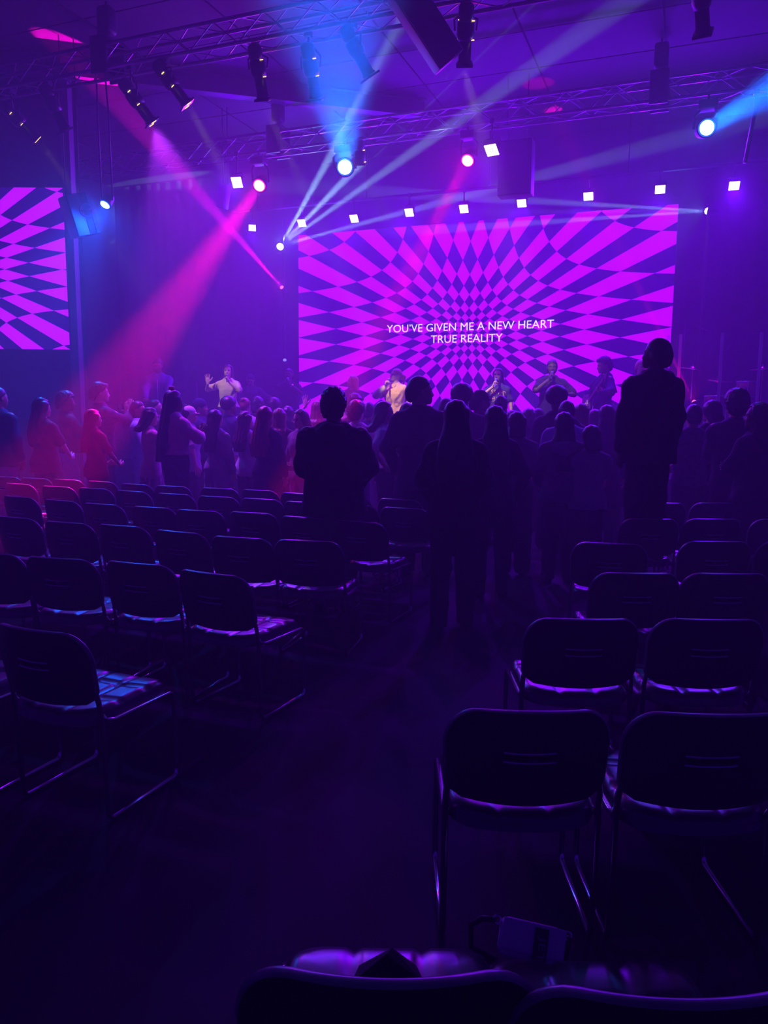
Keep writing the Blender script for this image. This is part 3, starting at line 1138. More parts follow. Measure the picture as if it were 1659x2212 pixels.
        for ax in range(3):
            o1, o2 = (ax + 1) % 3, (ax + 2) % 3
            a = neg
            sl0 = [slice(1, -1)] * 3
            sl0[ax] = slice(0, -1)
            sl1 = [slice(1, -1)] * 3
            sl1[ax] = slice(1, None)
            A, B = a[tuple(sl0)], a[tuple(sl1)]
            for fl, msk in ((False, A & ~B), (True, ~A & B)):
                e = np.argwhere(msk)
                if not len(e):
                    continue
                e[:, o1] += 1
                e[:, o2] += 1
                q = []
                for (u, v) in ((1, 1), (0, 1), (0, 0), (1, 0)):
                    c_ = e.copy()
                    c_[:, o1] -= u
                    c_[:, o2] -= v
                    q.append(idx[c_[:, 0], c_[:, 1], c_[:, 2]])
                q = np.stack(q, 1)
                Q.append(q[:, ::-1] if fl else q)
        Q = np.concatenate(Q) if Q else np.zeros((0, 4), int)
        Q = Q[(Q >= 0).all(1)]
        return V, Q


def mesh_np(name, parts, mats):
    """parts: list of (V, Q, material index or array)"""
    n, VV, QQ, MM = 0, [], [], []
    for V, Q, mi in parts:
        VV.append(V)
        QQ.append(Q + n)
        MM.append(np.full(len(Q), mi) if np.isscalar(mi) else mi)
        n += len(V)
    V, Q, M_ = np.concatenate(VV), np.concatenate(QQ), np.concatenate(MM)
    me = bpy.data.meshes.new(name)
    me.vertices.add(len(V))
    me.vertices.foreach_set('co', V.astype(np.float32).ravel())
    me.loops.add(len(Q) * 4)
    me.loops.foreach_set('vertex_index', Q.astype(np.int32).ravel())
    me.polygons.add(len(Q))
    me.polygons.foreach_set('loop_start', (np.arange(len(Q)) * 4).astype(np.int32))
    try:
        me.polygons.foreach_set('loop_total', np.full(len(Q), 4, np.int32))
    except Exception:
        pass
    for m in mats:
        me.materials.append(m)
    me.polygons.foreach_set('material_index', M_.astype(np.int32))
    me.polygons.foreach_set('use_smooth', np.ones(len(Q), bool))
    me.update(calc_edges=True)
    return me


_c = {}


def cached(fn):
    def g(*a):
        k = (fn.__name__,) + a
        if k not in _c:
            _c[k] = fn(*a)
        return _c[k]
    return g


@cached
def head_shape(sex, h):
    """head with a face, origin at the top of the neck (z=0), crown at 0.225; looks along +Y.  Material 0 skin, 1 eye, 2 lip, 3 brow"""
    f = Field((-0.11, -0.14, -0.08), (0.11, 0.15, 0.25), h)
    w_ = 0.074 if sex == 'f' else 0.078
    f.ell((0, -0.012, 0.135), (w_, 0.096, 0.092), 0.01)
    f.ell((0, 0.035, 0.085), (w_ * 0.83, 0.062, 0.085), 0.03)
    f.ell((0, 0.052, 0.035), (0.044 if sex == 'f' else 0.052, 0.043, 0.036), 0.03)
    f.ell((0, 0.083, 0.014), (0.021, 0.016, 0.016), 0.02)
    f.cap((0, 0.088, 0.118), (0, 0.107, 0.076), 0.009, 0.0145, 0.012)
    for s_ in (-1, 1):
        f.ell((s_ * 0.011, 0.098, 0.070), (0.010, 0.010, 0.008), 0.008)
        f.ell((s_ * 0.034, 0.073, 0.075), (0.022, 0.018, 0.024), 0.02)
        f.cap((s_ * 0.014, 0.087, 0.128), (s_ * 0.050, 0.070, 0.126), 0.009, 0.007, 0.014)
        f.carve((s_ * 0.032, 0.098, 0.111), (0.017, 0.014, 0.012), 0.012)
        f.ell((s_ * 0.0315, 0.079, 0.110), (0.0125, 0.0115, 0.0105), 0.003)
        f.ell((s_ * (w_ + 0.004), -0.008, 0.098), (0.009, 0.020, 0.031), 0.010)
        f.carve((s_ * (w_ + 0.013), -0.002, 0.098), (0.006, 0.009, 0.016), 0.006)
    f.ell((0, 0.094, 0.044), (0.024, 0.011, 0.0065), 0.006)
    f.ell((0, 0.091, 0.034), (0.020, 0.011, 0.0065), 0.006)
    nr = 0.047 if sex == 'f' else 0.056
    f.cap((0, -0.030, -0.075), (0, -0.016, 0.05), nr, nr, 0.03)
    V, Q = f.surface()
    C = V[Q].mean(1)
    mi = np.zeros(len(Q), int)
    for s_ in (-1, 1):
        e = ((C[:, 0] - s_ * 0.0315) / 0.0125) ** 2 + ((C[:, 2] - 0.110) / 0.0085) ** 2 < 1
        mi[e & (C[:, 1] > 0.077)] = 1
        b = (np.abs(np.abs(C[:, 0]) - 0.032) < 0.020) & (np.abs(C[:, 2] - 0.1305) < 0.0055) & (C[:, 1] > 0.05)
        mi[b] = 3
    l = ((C[:, 0]) / 0.024) ** 2 + ((C[:, 2] - 0.039) / 0.011) ** 2 < 1
    mi[l & (C[:, 1] > 0.085)] = 2
    return V, Q, mi


@cached
def hand_shape(pose):
    """right hand, wrist at the origin, fingers along +Z, palm towards +Y, thumb on -X"""
    f = Field((-0.10, -0.06, -0.03), (0.08, 0.10, 0.22), 0.005)
    f.cap((0, 0, -0.02), (0, 0, 0.02), 0.026, 0.027, 0.01, 0.75)
    f.ell((0, 0.002, 0.055), (0.042, 0.017, 0.05), 0.015)
    L = [0.072, 0.080, 0.074, 0.058]
    for i in range(4):
        x = -0.030 + 0.020 * i
        z0 = 0.094 - 0.004 * abs(i - 1.2)
        p = np.array((x, 0.0, z0))
        seg = [0.45, 0.30, 0.25]
        bend = {'relaxed': (0.25, 0.35, 0.3), 'grip': (1.35, 1.35, 0.9), 'open': (0.03, 0.06, 0.05), 'flat': (0.12, 0.15, 0.1)}[pose]
        spread = {'open': 0.16, 'flat': 0.05, 'relaxed': 0.06, 'grip': 0.0}[pose] * (i - 1.5)
        ang, r = 0.0, 0.0092 - 0.0006 * abs(i - 1.3)
        for sgm, b in zip(seg, bend):
            ang += b
            d = np.array((math.sin(spread) * math.cos(ang), math.sin(ang), math.cos(ang)))
            e = p + d * L[i] * sgm
            f.cap(p, e, r, r * 0.92, 0.004)
            p, r = e, r * 0.9
    t0 = np.array((-0.028, 0.006, 0.025))
    if pose == 'grip':
        pts = [t0, (-0.052, 0.026, 0.055), (-0.036, 0.052, 0.078), (-0.012, 0.062, 0.085)]
    elif pose == 'open':
        pts = [t0, (-0.058, 0.010, 0.052), (-0.080, 0.012, 0.078), (-0.092, 0.012, 0.100)]
    else:
        pts = [t0, (-0.050, 0.014, 0.054), (-0.056, 0.022, 0.086), (-0.054, 0.030, 0.108)]
    for i, (a, b) in enumerate(zip(pts[:-1], pts[1:])):
        f.cap(a, b, 0.0125 - 0.0013 * i, 0.0112 - 0.0013 * i, 0.006)
    return f.surface()


@cached
def hair_shape(style, h):
    """hair in head space (see head_shape)"""
    big = style in ('long', 'longwavy', 'braids', 'afro', 'locs', 'longwide')
    f = Field((-0.24, -0.26, -0.78 if style == 'braids' else (-0.55 if big else -0.32)), (0.24, 0.16, 0.36), h)
    if style in ('short', 'fade', 'tousled', 'curly', 'swept'):
        t = {'short': 0.009, 'fade': 0.007, 'tousled': 0.022, 'curly': 0.034, 'swept': 0.020}[style]
        f.ell((0, -0.016, 0.140 + t * 0.5), (0.078 + t, 0.100 + t * 0.8, 0.092 + t * 0.7), 0.01)
        f.cap((0, -0.085, 0.06), (0, -0.09, 0.1), 0.05 + t * 0.4, 0.05 + t * 0.4, 0.03)
        for q in (-1, 1):
            f.cap((q * 0.038, -0.055, 0.045), (q * 0.046, -0.045, 0.12), 0.036 + t * 0.6, 0.038 + t * 0.6, 0.03)
        f.cut(lambda X, Y, Z: 0.113 + 0.76 * np.maximum(Y, 0) + 1.45 * np.minimum(Y + 0.012, 0) - Z + 0 * X)
        if style in ('tousled', 'swept'):
            f.ell((0.01, 0.055, 0.205), (0.062, 0.040, 0.026), 0.02)
        a = {'short': 0.0015, 'fade': 0.0005, 'tousled': 0.006, 'curly': 0.008, 'swept': 0.004}[style]
        f.warp(lambda X, Y, Z: a * (np.sin(X * 190 + 2 * np.sin(Y * 80 + Z * 50)) * np.sin(Y * 180 + 2 * np.sin(Z * 90 + X * 70)) + 0.5 * np.sin(Z * 150 + X * 130 + 2 * np.sin(Y * 100))))
    elif style == 'afro':
        f.ell((0, -0.02, 0.155), (0.122, 0.125, 0.115), 0.01)
        f.cut(lambda X, Y, Z: 0.105 + 0.76 * np.maximum(Y, 0) + 1.45 * np.minimum(Y + 0.012, 0) - Z + 0 * X)
        f.warp(lambda X, Y, Z: 0.006 * np.sin(X * 150) * np.sin(Y * 160) * np.sin(Z * 150))
    elif style == 'bun':
        f.ell((0, -0.016, 0.143), (0.086, 0.106, 0.098), 0.01)
        f.cap((0, -0.08, 0.07), (0, -0.09, 0.1), 0.05, 0.05, 0.03)
        f.cut(lambda X, Y, Z: 0.115 + 0.76 * np.maximum(Y, 0) + 1.45 * np.minimum(Y + 0.012, 0) - Z + 0 * X)
        f.ell((0, -0.09, 0.20), (0.045, 0.045, 0.042), 0.008)
    elif style == 'ponytail':
        f.ell((0, -0.016, 0.143), (0.084, 0.104, 0.095), 0.01)
        f.cap((0, -0.08, 0.07), (0, -0.09, 0.1), 0.045, 0.05, 0.03)
        f.cut(lambda X, Y, Z: 0.115 + 0.76 * np.maximum(Y, 0) + 1.45 * np.minimum(Y + 0.012, 0) - Z + 0 * X)
        f.cap((0, -0.11, 0.13), (0, -0.165, 0.10), 0.028, 0.034, 0.01)
        f.cap((0, -0.165, 0.10), (0, -0.175, -0.06), 0.036, 0.014, 0.02)
    elif style == 'cap':
        f.ell((0, -0.012, 0.145), (0.088, 0.106, 0.098), 0.01)
        f.cut(lambda X, Y, Z: (0.115 - Z) + 0 * X + 0 * Y)
        f.ell((0, 0.105, 0.128), (0.070, 0.065, 0.009), 0.012)
    elif style == 'beanie':
        f.ell((0, -0.014, 0.145), (0.092, 0.110, 0.112), 0.01)
        f.cut(lambda X, Y, Z: (0.108 - Z) + 0 * X + 0 * Y - 0.12 * Y)
    else:
        t = 0.016
        f.ell((0, -0.018, 0.140), (0.080 + t, 0.102 + t * 0.6, 0.094 + t * 0.6), 0.01)
        low, wid, dep = {'bob': (-0.03, 0.098, 0.075), 'shoulder': (-0.14, 0.110, 0.072), 'long': (-0.36, 0.122, 0.062), 'longwavy': (-0.34, 0.135, 0.066),
                         'longwide': (-0.40, 0.165, 0.075), 'braids': (-0.62, 0.090, 0.055), 'locs': (-0.22, 0.125, 0.075)}[style]
        K = [(low, wid * 0.72, dep * 0.55, -0.150), (low * 0.6, wid, dep, -0.125), (-0.04, min(wid, 0.118), dep * 1.1, -0.08), (0.08, 0.096, 0.085, -0.045), (0.16, 0.09, 0.085, -0.02)]
        f.loft(K, 0.03)
        # open the face
        f.cut(lambda X, Y, Z: -np.maximum(np.maximum(np.abs(X) - 0.060, 0.02 - Y), Z - 0.178 + 0.6 * np.maximum(0, np.abs(X) - 0.02)))
        f.cut(lambda X, Y, Z: np.minimum(Y - 0.045, 0.2 - Z) + 0 * X)
        n = {'braids': 90, 'locs': 90}.get(style, 110)
        a = {'braids': 0.006, 'locs': 0.008, 'longwavy': 0.006}.get(style, 0.0028)
        wv = 0.9 if style in ('longwavy', 'locs') else 0.15
        f.warp(lambda X, Y, Z: a * np.sin(X * n + wv * np.sin(Z * 45 + 8 * Y)) + 0.3 * a * np.sin(X * 2.3 * n + Y * 90))
    return f.surface()


# ---- skeleton (metres at 1.75 m tall); facing +Y, the figure's right hand is on +X
SH = {'m': 0.188, 'f': 0.165}
ARMS = {   # wrist target, elbow hint, hand pose, finger direction, palm direction (right side; mirrored for the left)
    'down': ((0.285, 0.05, 0.83), (0.5, -0.5, 0), 'relaxed', (0.02, 0.15, -1), (-1, 0, 0)),
    'side': ((0.245, 0.05, 0.85), (0.5, -0.5, 0), 'relaxed', (0.0, 0.15, -1), (-1, 0, 0)),
    'front': ((0.17, 0.26, 1.00), (0.8, -0.5, -0.2), 'relaxed', (-0.5, 0.8, 0.1), (-1, 0, 0)),
    'clap': ((0.055, 0.33, 1.24), (0.8, 0, -0.6), 'flat', (-0.12, 0.55, 0.8), (-1, 0, 0)),
    'claphi': ((0.055, 0.33, 1.42), (0.8, 0, -0.6), 'flat', (-0.10, 0.45, 0.9), (-1, 0, 0)),
    'mic': ((0.085, 0.215, 1.445), (0.8, 0.1, -0.7), 'grip', (-0.25, 0.1, 0.95), (-0.9, 0.1, 0)),
    'mouth': ((0.09, 0.22, 1.46), (0.8, 0.1, -0.7), 'relaxed', (-0.5, -0.1, 0.85), (-0.6, -0.6, 0)),
    'raise': ((0.27, 0.12, 1.70), (0.9, 0, -0.2), 'open', (0.1, 0.05, 1), (0, 1, 0)),
    'raiselow': ((0.33, 0.20, 1.42), (0.8, -0.3, -0.5), 'open', (0.05, 0.05, 1), (-0.4, 0.9, 0)),
    'cross': ((-0.06, 0.205, 1.16), (0.8, 0.0, -0.5), 'relaxed', (-1, 0.1, 0.1), (0, -1, 0)),
    'keys': ((0.17, 0.40, 1.03), (0.7, -0.6, -0.1), 'relaxed', (-0.1, 1, -0.1), (0, 0, -1)),
    'fret': ((0.50, 0.26, 1.20), (0.6, -0.1, -0.7), 'grip', (0.1, 0.25, 0.95), (-0.2, 0.2, 0.9)),
    'strum': ((0.10, 0.245, 1.03), (0.9, -0.2, 0.1), 'relaxed', (-0.9, 0.35, -0.2), (0, -1, 0)),
    'pocket': ((0.245, 0.07, 0.93), (0.8, -0.6, 0), 'relaxed', (-0.15, 0.25, -1), (-1, 0, 0)),
    'micdown': ((0.20, 0.28, 1.22), (0.8, -0.3, -0.5), 'grip', (-0.35, 0.35, 0.85), (-0.9, 0.1, 0)),
    'hip': ((0.20, 0.02, 1.02), (0.9, -0.7, 0.1), 'relaxed', (-0.5, 0.6, -0.4), (-0.8, -0.2, 0)),
}


def ik(Sh, W_, hint, l1, l2):
    Sh, W_ = np.array(Sh, float), np.array(W_, float)
    d = W_ - Sh
    D = np.linalg.norm(d)
    mx = (l1 + l2) * 0.995
    if D > mx:
        W_ = Sh + d / D * mx
        d, D = W_ - Sh, mx
    u = d / D
    a = (l1 * l1 - l2 * l2 + D * D) / (2 * D)
    h = math.sqrt(max(0, l1 * l1 - a * a))
    hn = np.array(hint, float)
    hn = hn - u * (hn @ u)
    hn /= max(1e-6, np.linalg.norm(hn))
    return Sh + u * a + hn * h, W_


def torso_keys(sex, bulk):
    b = bulk
    if sex == 'f':
        return [(0.86, 0.155 * b, 0.105 * b, -0.005), (0.94, 0.172 * b, 0.118 * b, -0.012), (1.02, 0.155 * b, 0.105 * b, 0.0), (1.11, 0.132 * b, 0.092 * b, 0.006), (1.22, 0.142 * b, 0.108 * b, 0.012),
                (1.30, 0.152 * b, 0.118 * b, 0.012), (1.38, 0.156 * b, 0.098 * b, 0.0), (1.44, 0.140, 0.075, -0.008), (1.485, 0.075, 0.058, -0.016), (1.51, 0.05, 0.05, -0.02)]
    return [(0.86, 0.150 * b, 0.102 * b, 0.0), (0.94, 0.163 * b, 0.115 * b, -0.006), (1.02, 0.155 * b, 0.105 * b, 0.0), (1.12, 0.152 * b, 0.105 * b, 0.004), (1.24, 0.168 * b, 0.118 * b, 0.006),
            (1.34, 0.180 * b, 0.120 * b, 0.002), (1.41, 0.178 * b, 0.098 * b, -0.008), (1.455, 0.150, 0.075, -0.014), (1.49, 0.085, 0.062, -0.02), (1.51, 0.058, 0.056, -0.022)]


@cached
def figure(sex, bulk, armr, arml, sleeve, hem, bottom, loose, step, vox):
    """returns body, top and bottom surfaces and the joints, for one pose and cut of clothes"""
    J = {}
    f = Field((-0.72, -0.36, -0.02), (0.72, 0.66, 2.02), vox)
    T = torso_keys(sex, bulk)
    f.loft(T, 0.03)
    legs = {}
    for s_ in (-1, 1):
        hp = np.array((s_ * 0.088, 0.0, 0.90))
        kn = np.array((s_ * 0.098, 0.02 + s_ * step * 0.4, 0.49))
        an = np.array((s_ * 0.105, -0.02 + s_ * step, 0.09))
        legs[s_] = (hp, kn, an)
        f.cap(hp, kn, 0.088 * bulk, 0.058 * bulk, 0.03)
        f.cap(kn, an, 0.056 * bulk, 0.038, 0.02)
        f.cap(kn + (0, -0.015, -0.09), kn + (0, -0.02, -0.2), 0.055 * bulk, 0.045, 0.03)
        f.cap(an + (0, -0.02, -0.045), an + (s_ * 0.02, 0.13, -0.06), 0.036, 0.026, 0.02)
    arms = {}
    hands = []
    for s_, nm in ((1, armr), (-1, arml)):
        W_, hint, hp, fd, pd = ARMS[nm]
        mx = np.array((s_, 1, 1.0))
        Sh = np.array((s_ * SH[sex] * (0.5 + 0.5 * bulk), -0.015, 1.425))
        E_, W2 = ik(Sh, np.array(W_) * mx, np.array(hint) * mx, 0.285, 0.255)
        arms[s_] = (Sh, E_, W2)
        q = 0.9 if sex == 'f' else 1.0
        f.cap(Sh, E_, 0.052 * q * bulk, 0.040 * q * bulk, 0.04)
        f.cap(E_, W2, 0.040 * q * bulk, 0.026 * q, 0.02)
        # hand frame
        zf = np.array(fd, float) * mx
        zf /= np.linalg.norm(zf)
        yf = np.array(pd, float) * mx
        yf -= zf * (yf @ zf)
        yf /= max(1e-6, np.linalg.norm(yf))
        xf = np.cross(yf, zf)
        HV, HQ = hand_shape(hp)
        HV = HV.copy()
        if s_ < 0:
            HV[:, 0] *= -1
            HQ = HQ[:, ::-1]
        HV = W2 + np.outer(HV[:, 0], xf) + np.outer(HV[:, 1], yf) + np.outer(HV[:, 2], zf)
        hands.append((HV, HQ, 0))
        J['hand', s_] = (W2 + zf * 0.075 + yf * 0.022, zf, yf, xf)
        J['wrist', s_] = (E_, W2)
    f.cap((0, -0.022, 1.46), (0, -0.012, 1.57), 0.05 if sex == 'f' else 0.058, 0.048 if sex == 'f' else 0.055, 0.03)
    body = f.surface()
    # clothes
    def folds(a):
        return lambda X, Y, Z: a * (np.sin(Z * 38 + 9 * X + 3 * np.sin(Y * 14 + X * 11)) * 0.6 + np.sin(X * 46 + Z * 9 + Y * 30) * 0.5)
    g = Field((-0.72, -0.36, 0.25), (0.72, 0.66, 1.75), vox)
    lo = loose
    g.loft([(max(hem, 0.4), T[1][1] * (1.0 + lo * 2.0), T[1][2] * (1 + lo * 2.0), 0.0)] + [(z, rx * (1 + lo * max(0, (1.35 - z)) * 2.2), ry * (1 + lo * max(0, (1.35 - z)) * 2.2), cy) for z, rx, ry, cy in T if z > max(0.90, hem)], 0.03, 0.014 + lo * 0.12)
    for s_ in (-1, 1):
        Sh, E_, W2 = arms[s_]
        ex = 0.012 + lo * 0.13
        g.cap((s_ * 0.05, -0.028, 1.465), Sh - np.array((0, 0, 0.02 + ex * 0.5)), 0.040 + ex * 0.4, 0.050 + ex * 0.5, 0.06)
        if sleeve > 0.02:
            t1 = min(1.0, sleeve * 2)
            p1 = Sh + (E_ - Sh) * t1
            g.cap(Sh - np.array((0, 0, 0.012 + ex * 1.1)), p1, 0.050 * (0.4 + 0.6 * bulk) + ex * 0.6, 0.046 * (0.4 + 0.6 * bulk) + ex, 0.06)
            if sleeve > 0.5:
                p2 = E_ + (W2 - E_) * (sleeve - 0.5) * 2 * 0.97
                g.cap(E_, p2, 0.044 * (0.4 + 0.6 * bulk) + ex, 0.030 + ex * 0.8, 0.03)
    if lo > 0.05 and sleeve > 0.9:          # hood / collar roll at the neck
        g.cap((-0.055, -0.075, 1.475), (0.055, -0.075, 1.475), 0.042, 0.042, 0.04)
        g.cap((-0.07, -0.04, 1.47), (-0.05, 0.045, 1.44), 0.034, 0.022, 0.03)
        g.cap((0.07, -0.04, 1.47), (0.05, 0.045, 1.44), 0.034, 0.022, 0.03)
    g.warp(folds(0.0035 + lo * 0.03))
    # neck opening
    g.carve((0, 0.015, 1.545), (0.064, 0.075, 0.075 if sleeve < 0.9 else 0.05), 0.01)
    top = g.surface()
    b = Field((-0.46, -0.40, -0.01), (0.46, 0.44, 1.12), vox)
    if bottom == 'skirt':
        b.loft([(0.45, 0.235, 0.19, 0.0), (0.75, 0.20, 0.155, 0.0), (0.94, T[1][1] + 0.012, T[1][2] + 0.012, -0.008), (1.04, T[2][1] + 0.01, T[2][2] + 0.01, 0)], 0.02)
        b.warp(lambda X, Y, Z: 0.008 * np.sin(np.arctan2(Y, X + 1e-6) * 14) * np.clip((1.0 - Z) / 0.4, 0, 1))
    else:
        wd = {'slim': 0.010, 'straight': 0.022, 'wide': 0.040, 'short': 0.03}[bottom]
        b.loft([(0.84, T[0][1] + 0.012, T[0][2] + 0.014, -0.004), (0.94, T[1][1] + 0.012, T[1][2] + 0.014, -0.008), (1.05, T[2][1] + 0.008, T[2][2] + 0.01, 0)], 0.02)
        for s_ in (-1, 1):
            hp, kn, an = legs[s_]
            if bottom == 'short':
                b.cap(hp, kn + (0, 0, 0.04), 0.094 * bulk + 0.012, 0.075 * bulk + 0.02, 0.03)
            else:
                b.cap(hp, kn, 0.092 * bulk + 0.008, 0.060 * bulk + wd, 0.03)
                b.cap(kn, an + (0, 0, -0.03), 0.060 * bulk + wd, 0.044 + wd * 1.1, 0.03)
        b.warp(folds(0.004))
        if bottom != 'short':
            b.cut(lambda X, Y, Z: 0.035 - Z + 0 * X + 0 * Y)
    bot = b.surface()
    e = Field((-0.30, -0.36, -0.03), (0.30, 0.50, 0.22), min(vox, 0.014))
    for s_ in (-1, 1):
        an = legs[s_][2]
        e.cap(an + (0, -0.045, -0.045), an + (s_ * 0.012, 0.03, -0.035), 0.044, 0.05, 0.02)
        e.cap(an + (s_ * 0.012, 0.03, -0.045), an + (s_ * 0.024, 0.165, -0.055), 0.046, 0.034, 0.02)
        e.cap(an + (0, -0.01, 0.0), an + (0, -0.012, 0.03), 0.046, 0.045, 0.02)
    e.cut(lambda X, Y, Z: -Z + 0 * X + 0 * Y)
    shoes = e.surface()
    return body, hands, top, bot, shoes, J


SKIN = {'light': (0.62, 0.40, 0.31), 'tan': (0.42, 0.25, 0.17), 'brown': (0.20, 0.105, 0.065), 'dark': (0.085, 0.045, 0.03)}
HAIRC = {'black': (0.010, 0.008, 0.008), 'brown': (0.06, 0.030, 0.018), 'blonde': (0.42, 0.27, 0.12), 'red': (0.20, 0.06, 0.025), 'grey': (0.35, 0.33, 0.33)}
CLOTH = {'black': (0.013, 0.012, 0.015), 'charcoal': (0.035, 0.033, 0.038), 'grey': (0.16, 0.155, 0.17), 'lightgrey': (0.38, 0.37, 0.39), 'white': (0.72, 0.70, 0.70), 'cream': (0.66, 0.56, 0.42),
         'navy': (0.018, 0.02, 0.06), 'denim': (0.06, 0.09, 0.22), 'paleblue': (0.38, 0.45, 0.66), 'pink': (0.60, 0.33, 0.42), 'tan': (0.48, 0.32, 0.17), 'maroon': (0.12, 0.02, 0.03), 'plaid': (0.10, 0.08, 0.12),
         'purple': (0.16, 0.08, 0.30), 'dust': (0.24, 0.17, 0.20), 'sand': (0.66, 0.40, 0.20)}
EYE_M = mat('eye_dark', (0.03, 0.025, 0.03), 0.2)
PEOPLE = []


def cloth(c, kind='c'):
    if c == 'streak':
        return mat('streaked_cloth', (0.045, 0.045, 0.13), 0.85, 0, 0.2, var=0.95, scale=55)
    if c == 'plaid':
        return mat('plaid_cloth', CLOTH[c], 0.85, 0, 0.2, var=0.9, scale=26)
    return mat('cloth_' + c, CLOTH[c], 0.85, 0, 0.25, var=0.12, scale=60, bump=0.15)


def person(px, py, d, label, sex='m', hair='short', hairc='black', skin='light', top='black', bottom='straight', botc='black', arms=('down', 'down'), face=0.0,
           sleeve=0.28, hem=0.90, loose=0.04, bulk=1.0, turn=0.0, nod=0.0, base=0.0, step=0.0, group=None, vox=0.021, shoe='black', height=None, lean=0.0):
    """px, py: crown in the photograph; d: distance along the view; face: which way the body faces, 0 = the stage, + = towards its left"""
    p = at_d(px, py, d)
    H = (p.z - base) if height is None else height
    k = H / 1.765
    body, hands, tp, bt, sh, J = figure(sex, bulk, arms[0], arms[1], sleeve, hem, bottom, loose, step, vox)
    hv = 0.0075 if vox < 0.016 else 0.011
    HV, HQ, HM = head_shape(sex, hv)
    ct, st_ = math.cos(R(turn)), math.sin(R(turn))
    cn, sn = math.cos(R(-nod)), math.sin(R(-nod))
    Rm = np.array(((ct, -st_, 0), (st_, ct, 0), (0, 0, 1))) @ np.array(((1, 0, 0), (0, cn, -sn), (0, sn, cn)))
    piv = np.array((0, -0.012, 1.54))
    hd = lambda V: V @ Rm.T + piv
    rz = R(face)
    o = bpy.data.objects.new('person', mesh_np('person', [(body[0], body[1], 0)] + hands + [(hd(HV), HQ, HM)],
                             [mat('skin_' + skin, SKIN[skin], 0.55, 0, 0.4), EYE_M, mat('lips_' + skin, tuple(c * f for c, f in zip(SKIN[skin], (0.85, 0.5, 0.55))), 0.45), mat('brow_' + hairc, HAIRC[hairc], 0.8)]))
    COL.objects.link(o)
    # keep the crown over its place in the photograph when the head nods
    cr = hd(np.array([[0, -0.01, 0.225]]))[0] * k
    o.location = (p.x - (cr[0] * math.cos(rz) - cr[1] * math.sin(rz)), p.y - (cr[0] * math.sin(rz) + cr[1] * math.cos(rz)), base)
    o.rotation_euler = (0, 0, rz)
    o.scale = (k, k, k)
    tag(o, label, 'person', group)
    tn = 'jacket' if (sleeve > 0.9 and loose > 0.05) else 'shirt'
    ts = put(tn, mesh_np(tn, [(tp[0], tp[1], 0)], [cloth(top)]), o)
    put('skirt' if bottom == 'skirt' else 'trousers', mesh_np('trousers', [(bt[0], bt[1], 0)], [cloth(botc)]), o)
    put('shoes', mesh_np('shoes', [(sh[0], sh[1], 0)], [cloth(shoe)]), o)
    if hair != 'bald':
        V, Q = hair_shape(hair, 0.009 if vox < 0.016 else 0.0125)
        hm = cloth(hairc) if hair in ('cap', 'beanie') else mat('hair_' + hairc, HAIRC[hairc], 0.42, 0, 0.5, var=0.4, scale=90)
        put('hat' if hair in ('cap', 'beanie') else 'hair', mesh_np('hair', [(hd(V), Q, 0)], [hm]), o)
        if hair in ('cap', 'beanie'):
            V, Q = hair_shape('fade', 0.0125)
            put('hair', mesh_np('hair', [(hd(V), Q, 0)], [mat('hair_black', HAIRC['black'], 0.42)]), o)
    info = dict(obj=o, J=J, k=k, rz=rz, M=Matrix.Translation(o.location) @ Matrix.Rotation(rz, 4, 'Z') @ Matrix.Scale(k, 4), hd=hd, top=ts, topgeo=tp)
    PEOPLE.append(info)
    return info


HAIRC.update({'white': CLOTH['white'], 'navy': CLOTH['navy']})


def wpt(pi, v):
    return pi['M'] @ Vector(v)


def accessory(pi, name, mb, m, label=None):
    """a part worn by the figure, given in figure space"""
    o = mb.build(name, m, pi['obj'])
    if label:
        o['label'] = label
    return o


MIC_M = mat('microphone_body', (0.02, 0.02, 0.022), 0.35, 0.4)
MIC_G = mat('microphone_grille', (0.30, 0.30, 0.32), 0.4, 0.9)


def hand_mic(pi, side, label, silver=False):
    c, zf, yf, xf = pi['J']['hand', side]
    c = np.array(c)
    mouth = pi['hd'](np.array([[0, 0.125, 0.035]]))[0]
    d = mouth - c
    L = np.linalg.norm(d)
    if L > 0.30:
        d = zf
    d = d / np.linalg.norm(d)
    cw = wpt(pi, c)
    dw = (pi['M'].to_3x3() @ Vector(d)).normalized()
    t = thing('microphone', label, 'microphone', cw, 0, 'hand microphones of the singers')
    M = aim(dw)
    f = min(0.095, max(0.05, L * pi['k'] - 0.012)) if L <= 0.30 else 0.09
    MB().lathe([(0.010, -0.14), (0.014, -0.13), (0.0165, f - 0.03), (0.022, f - 0.01)], 12, M).build('body', MIC_G if silver else MIC_M, t)
    MB().lathe([(0.021, f - 0.012), (0.027, f), (0.027, f + 0.018), (0.018, f + 0.036), (0.003, f + 0.041)], 12, M).build('grille', MIC_G, t)
    return t


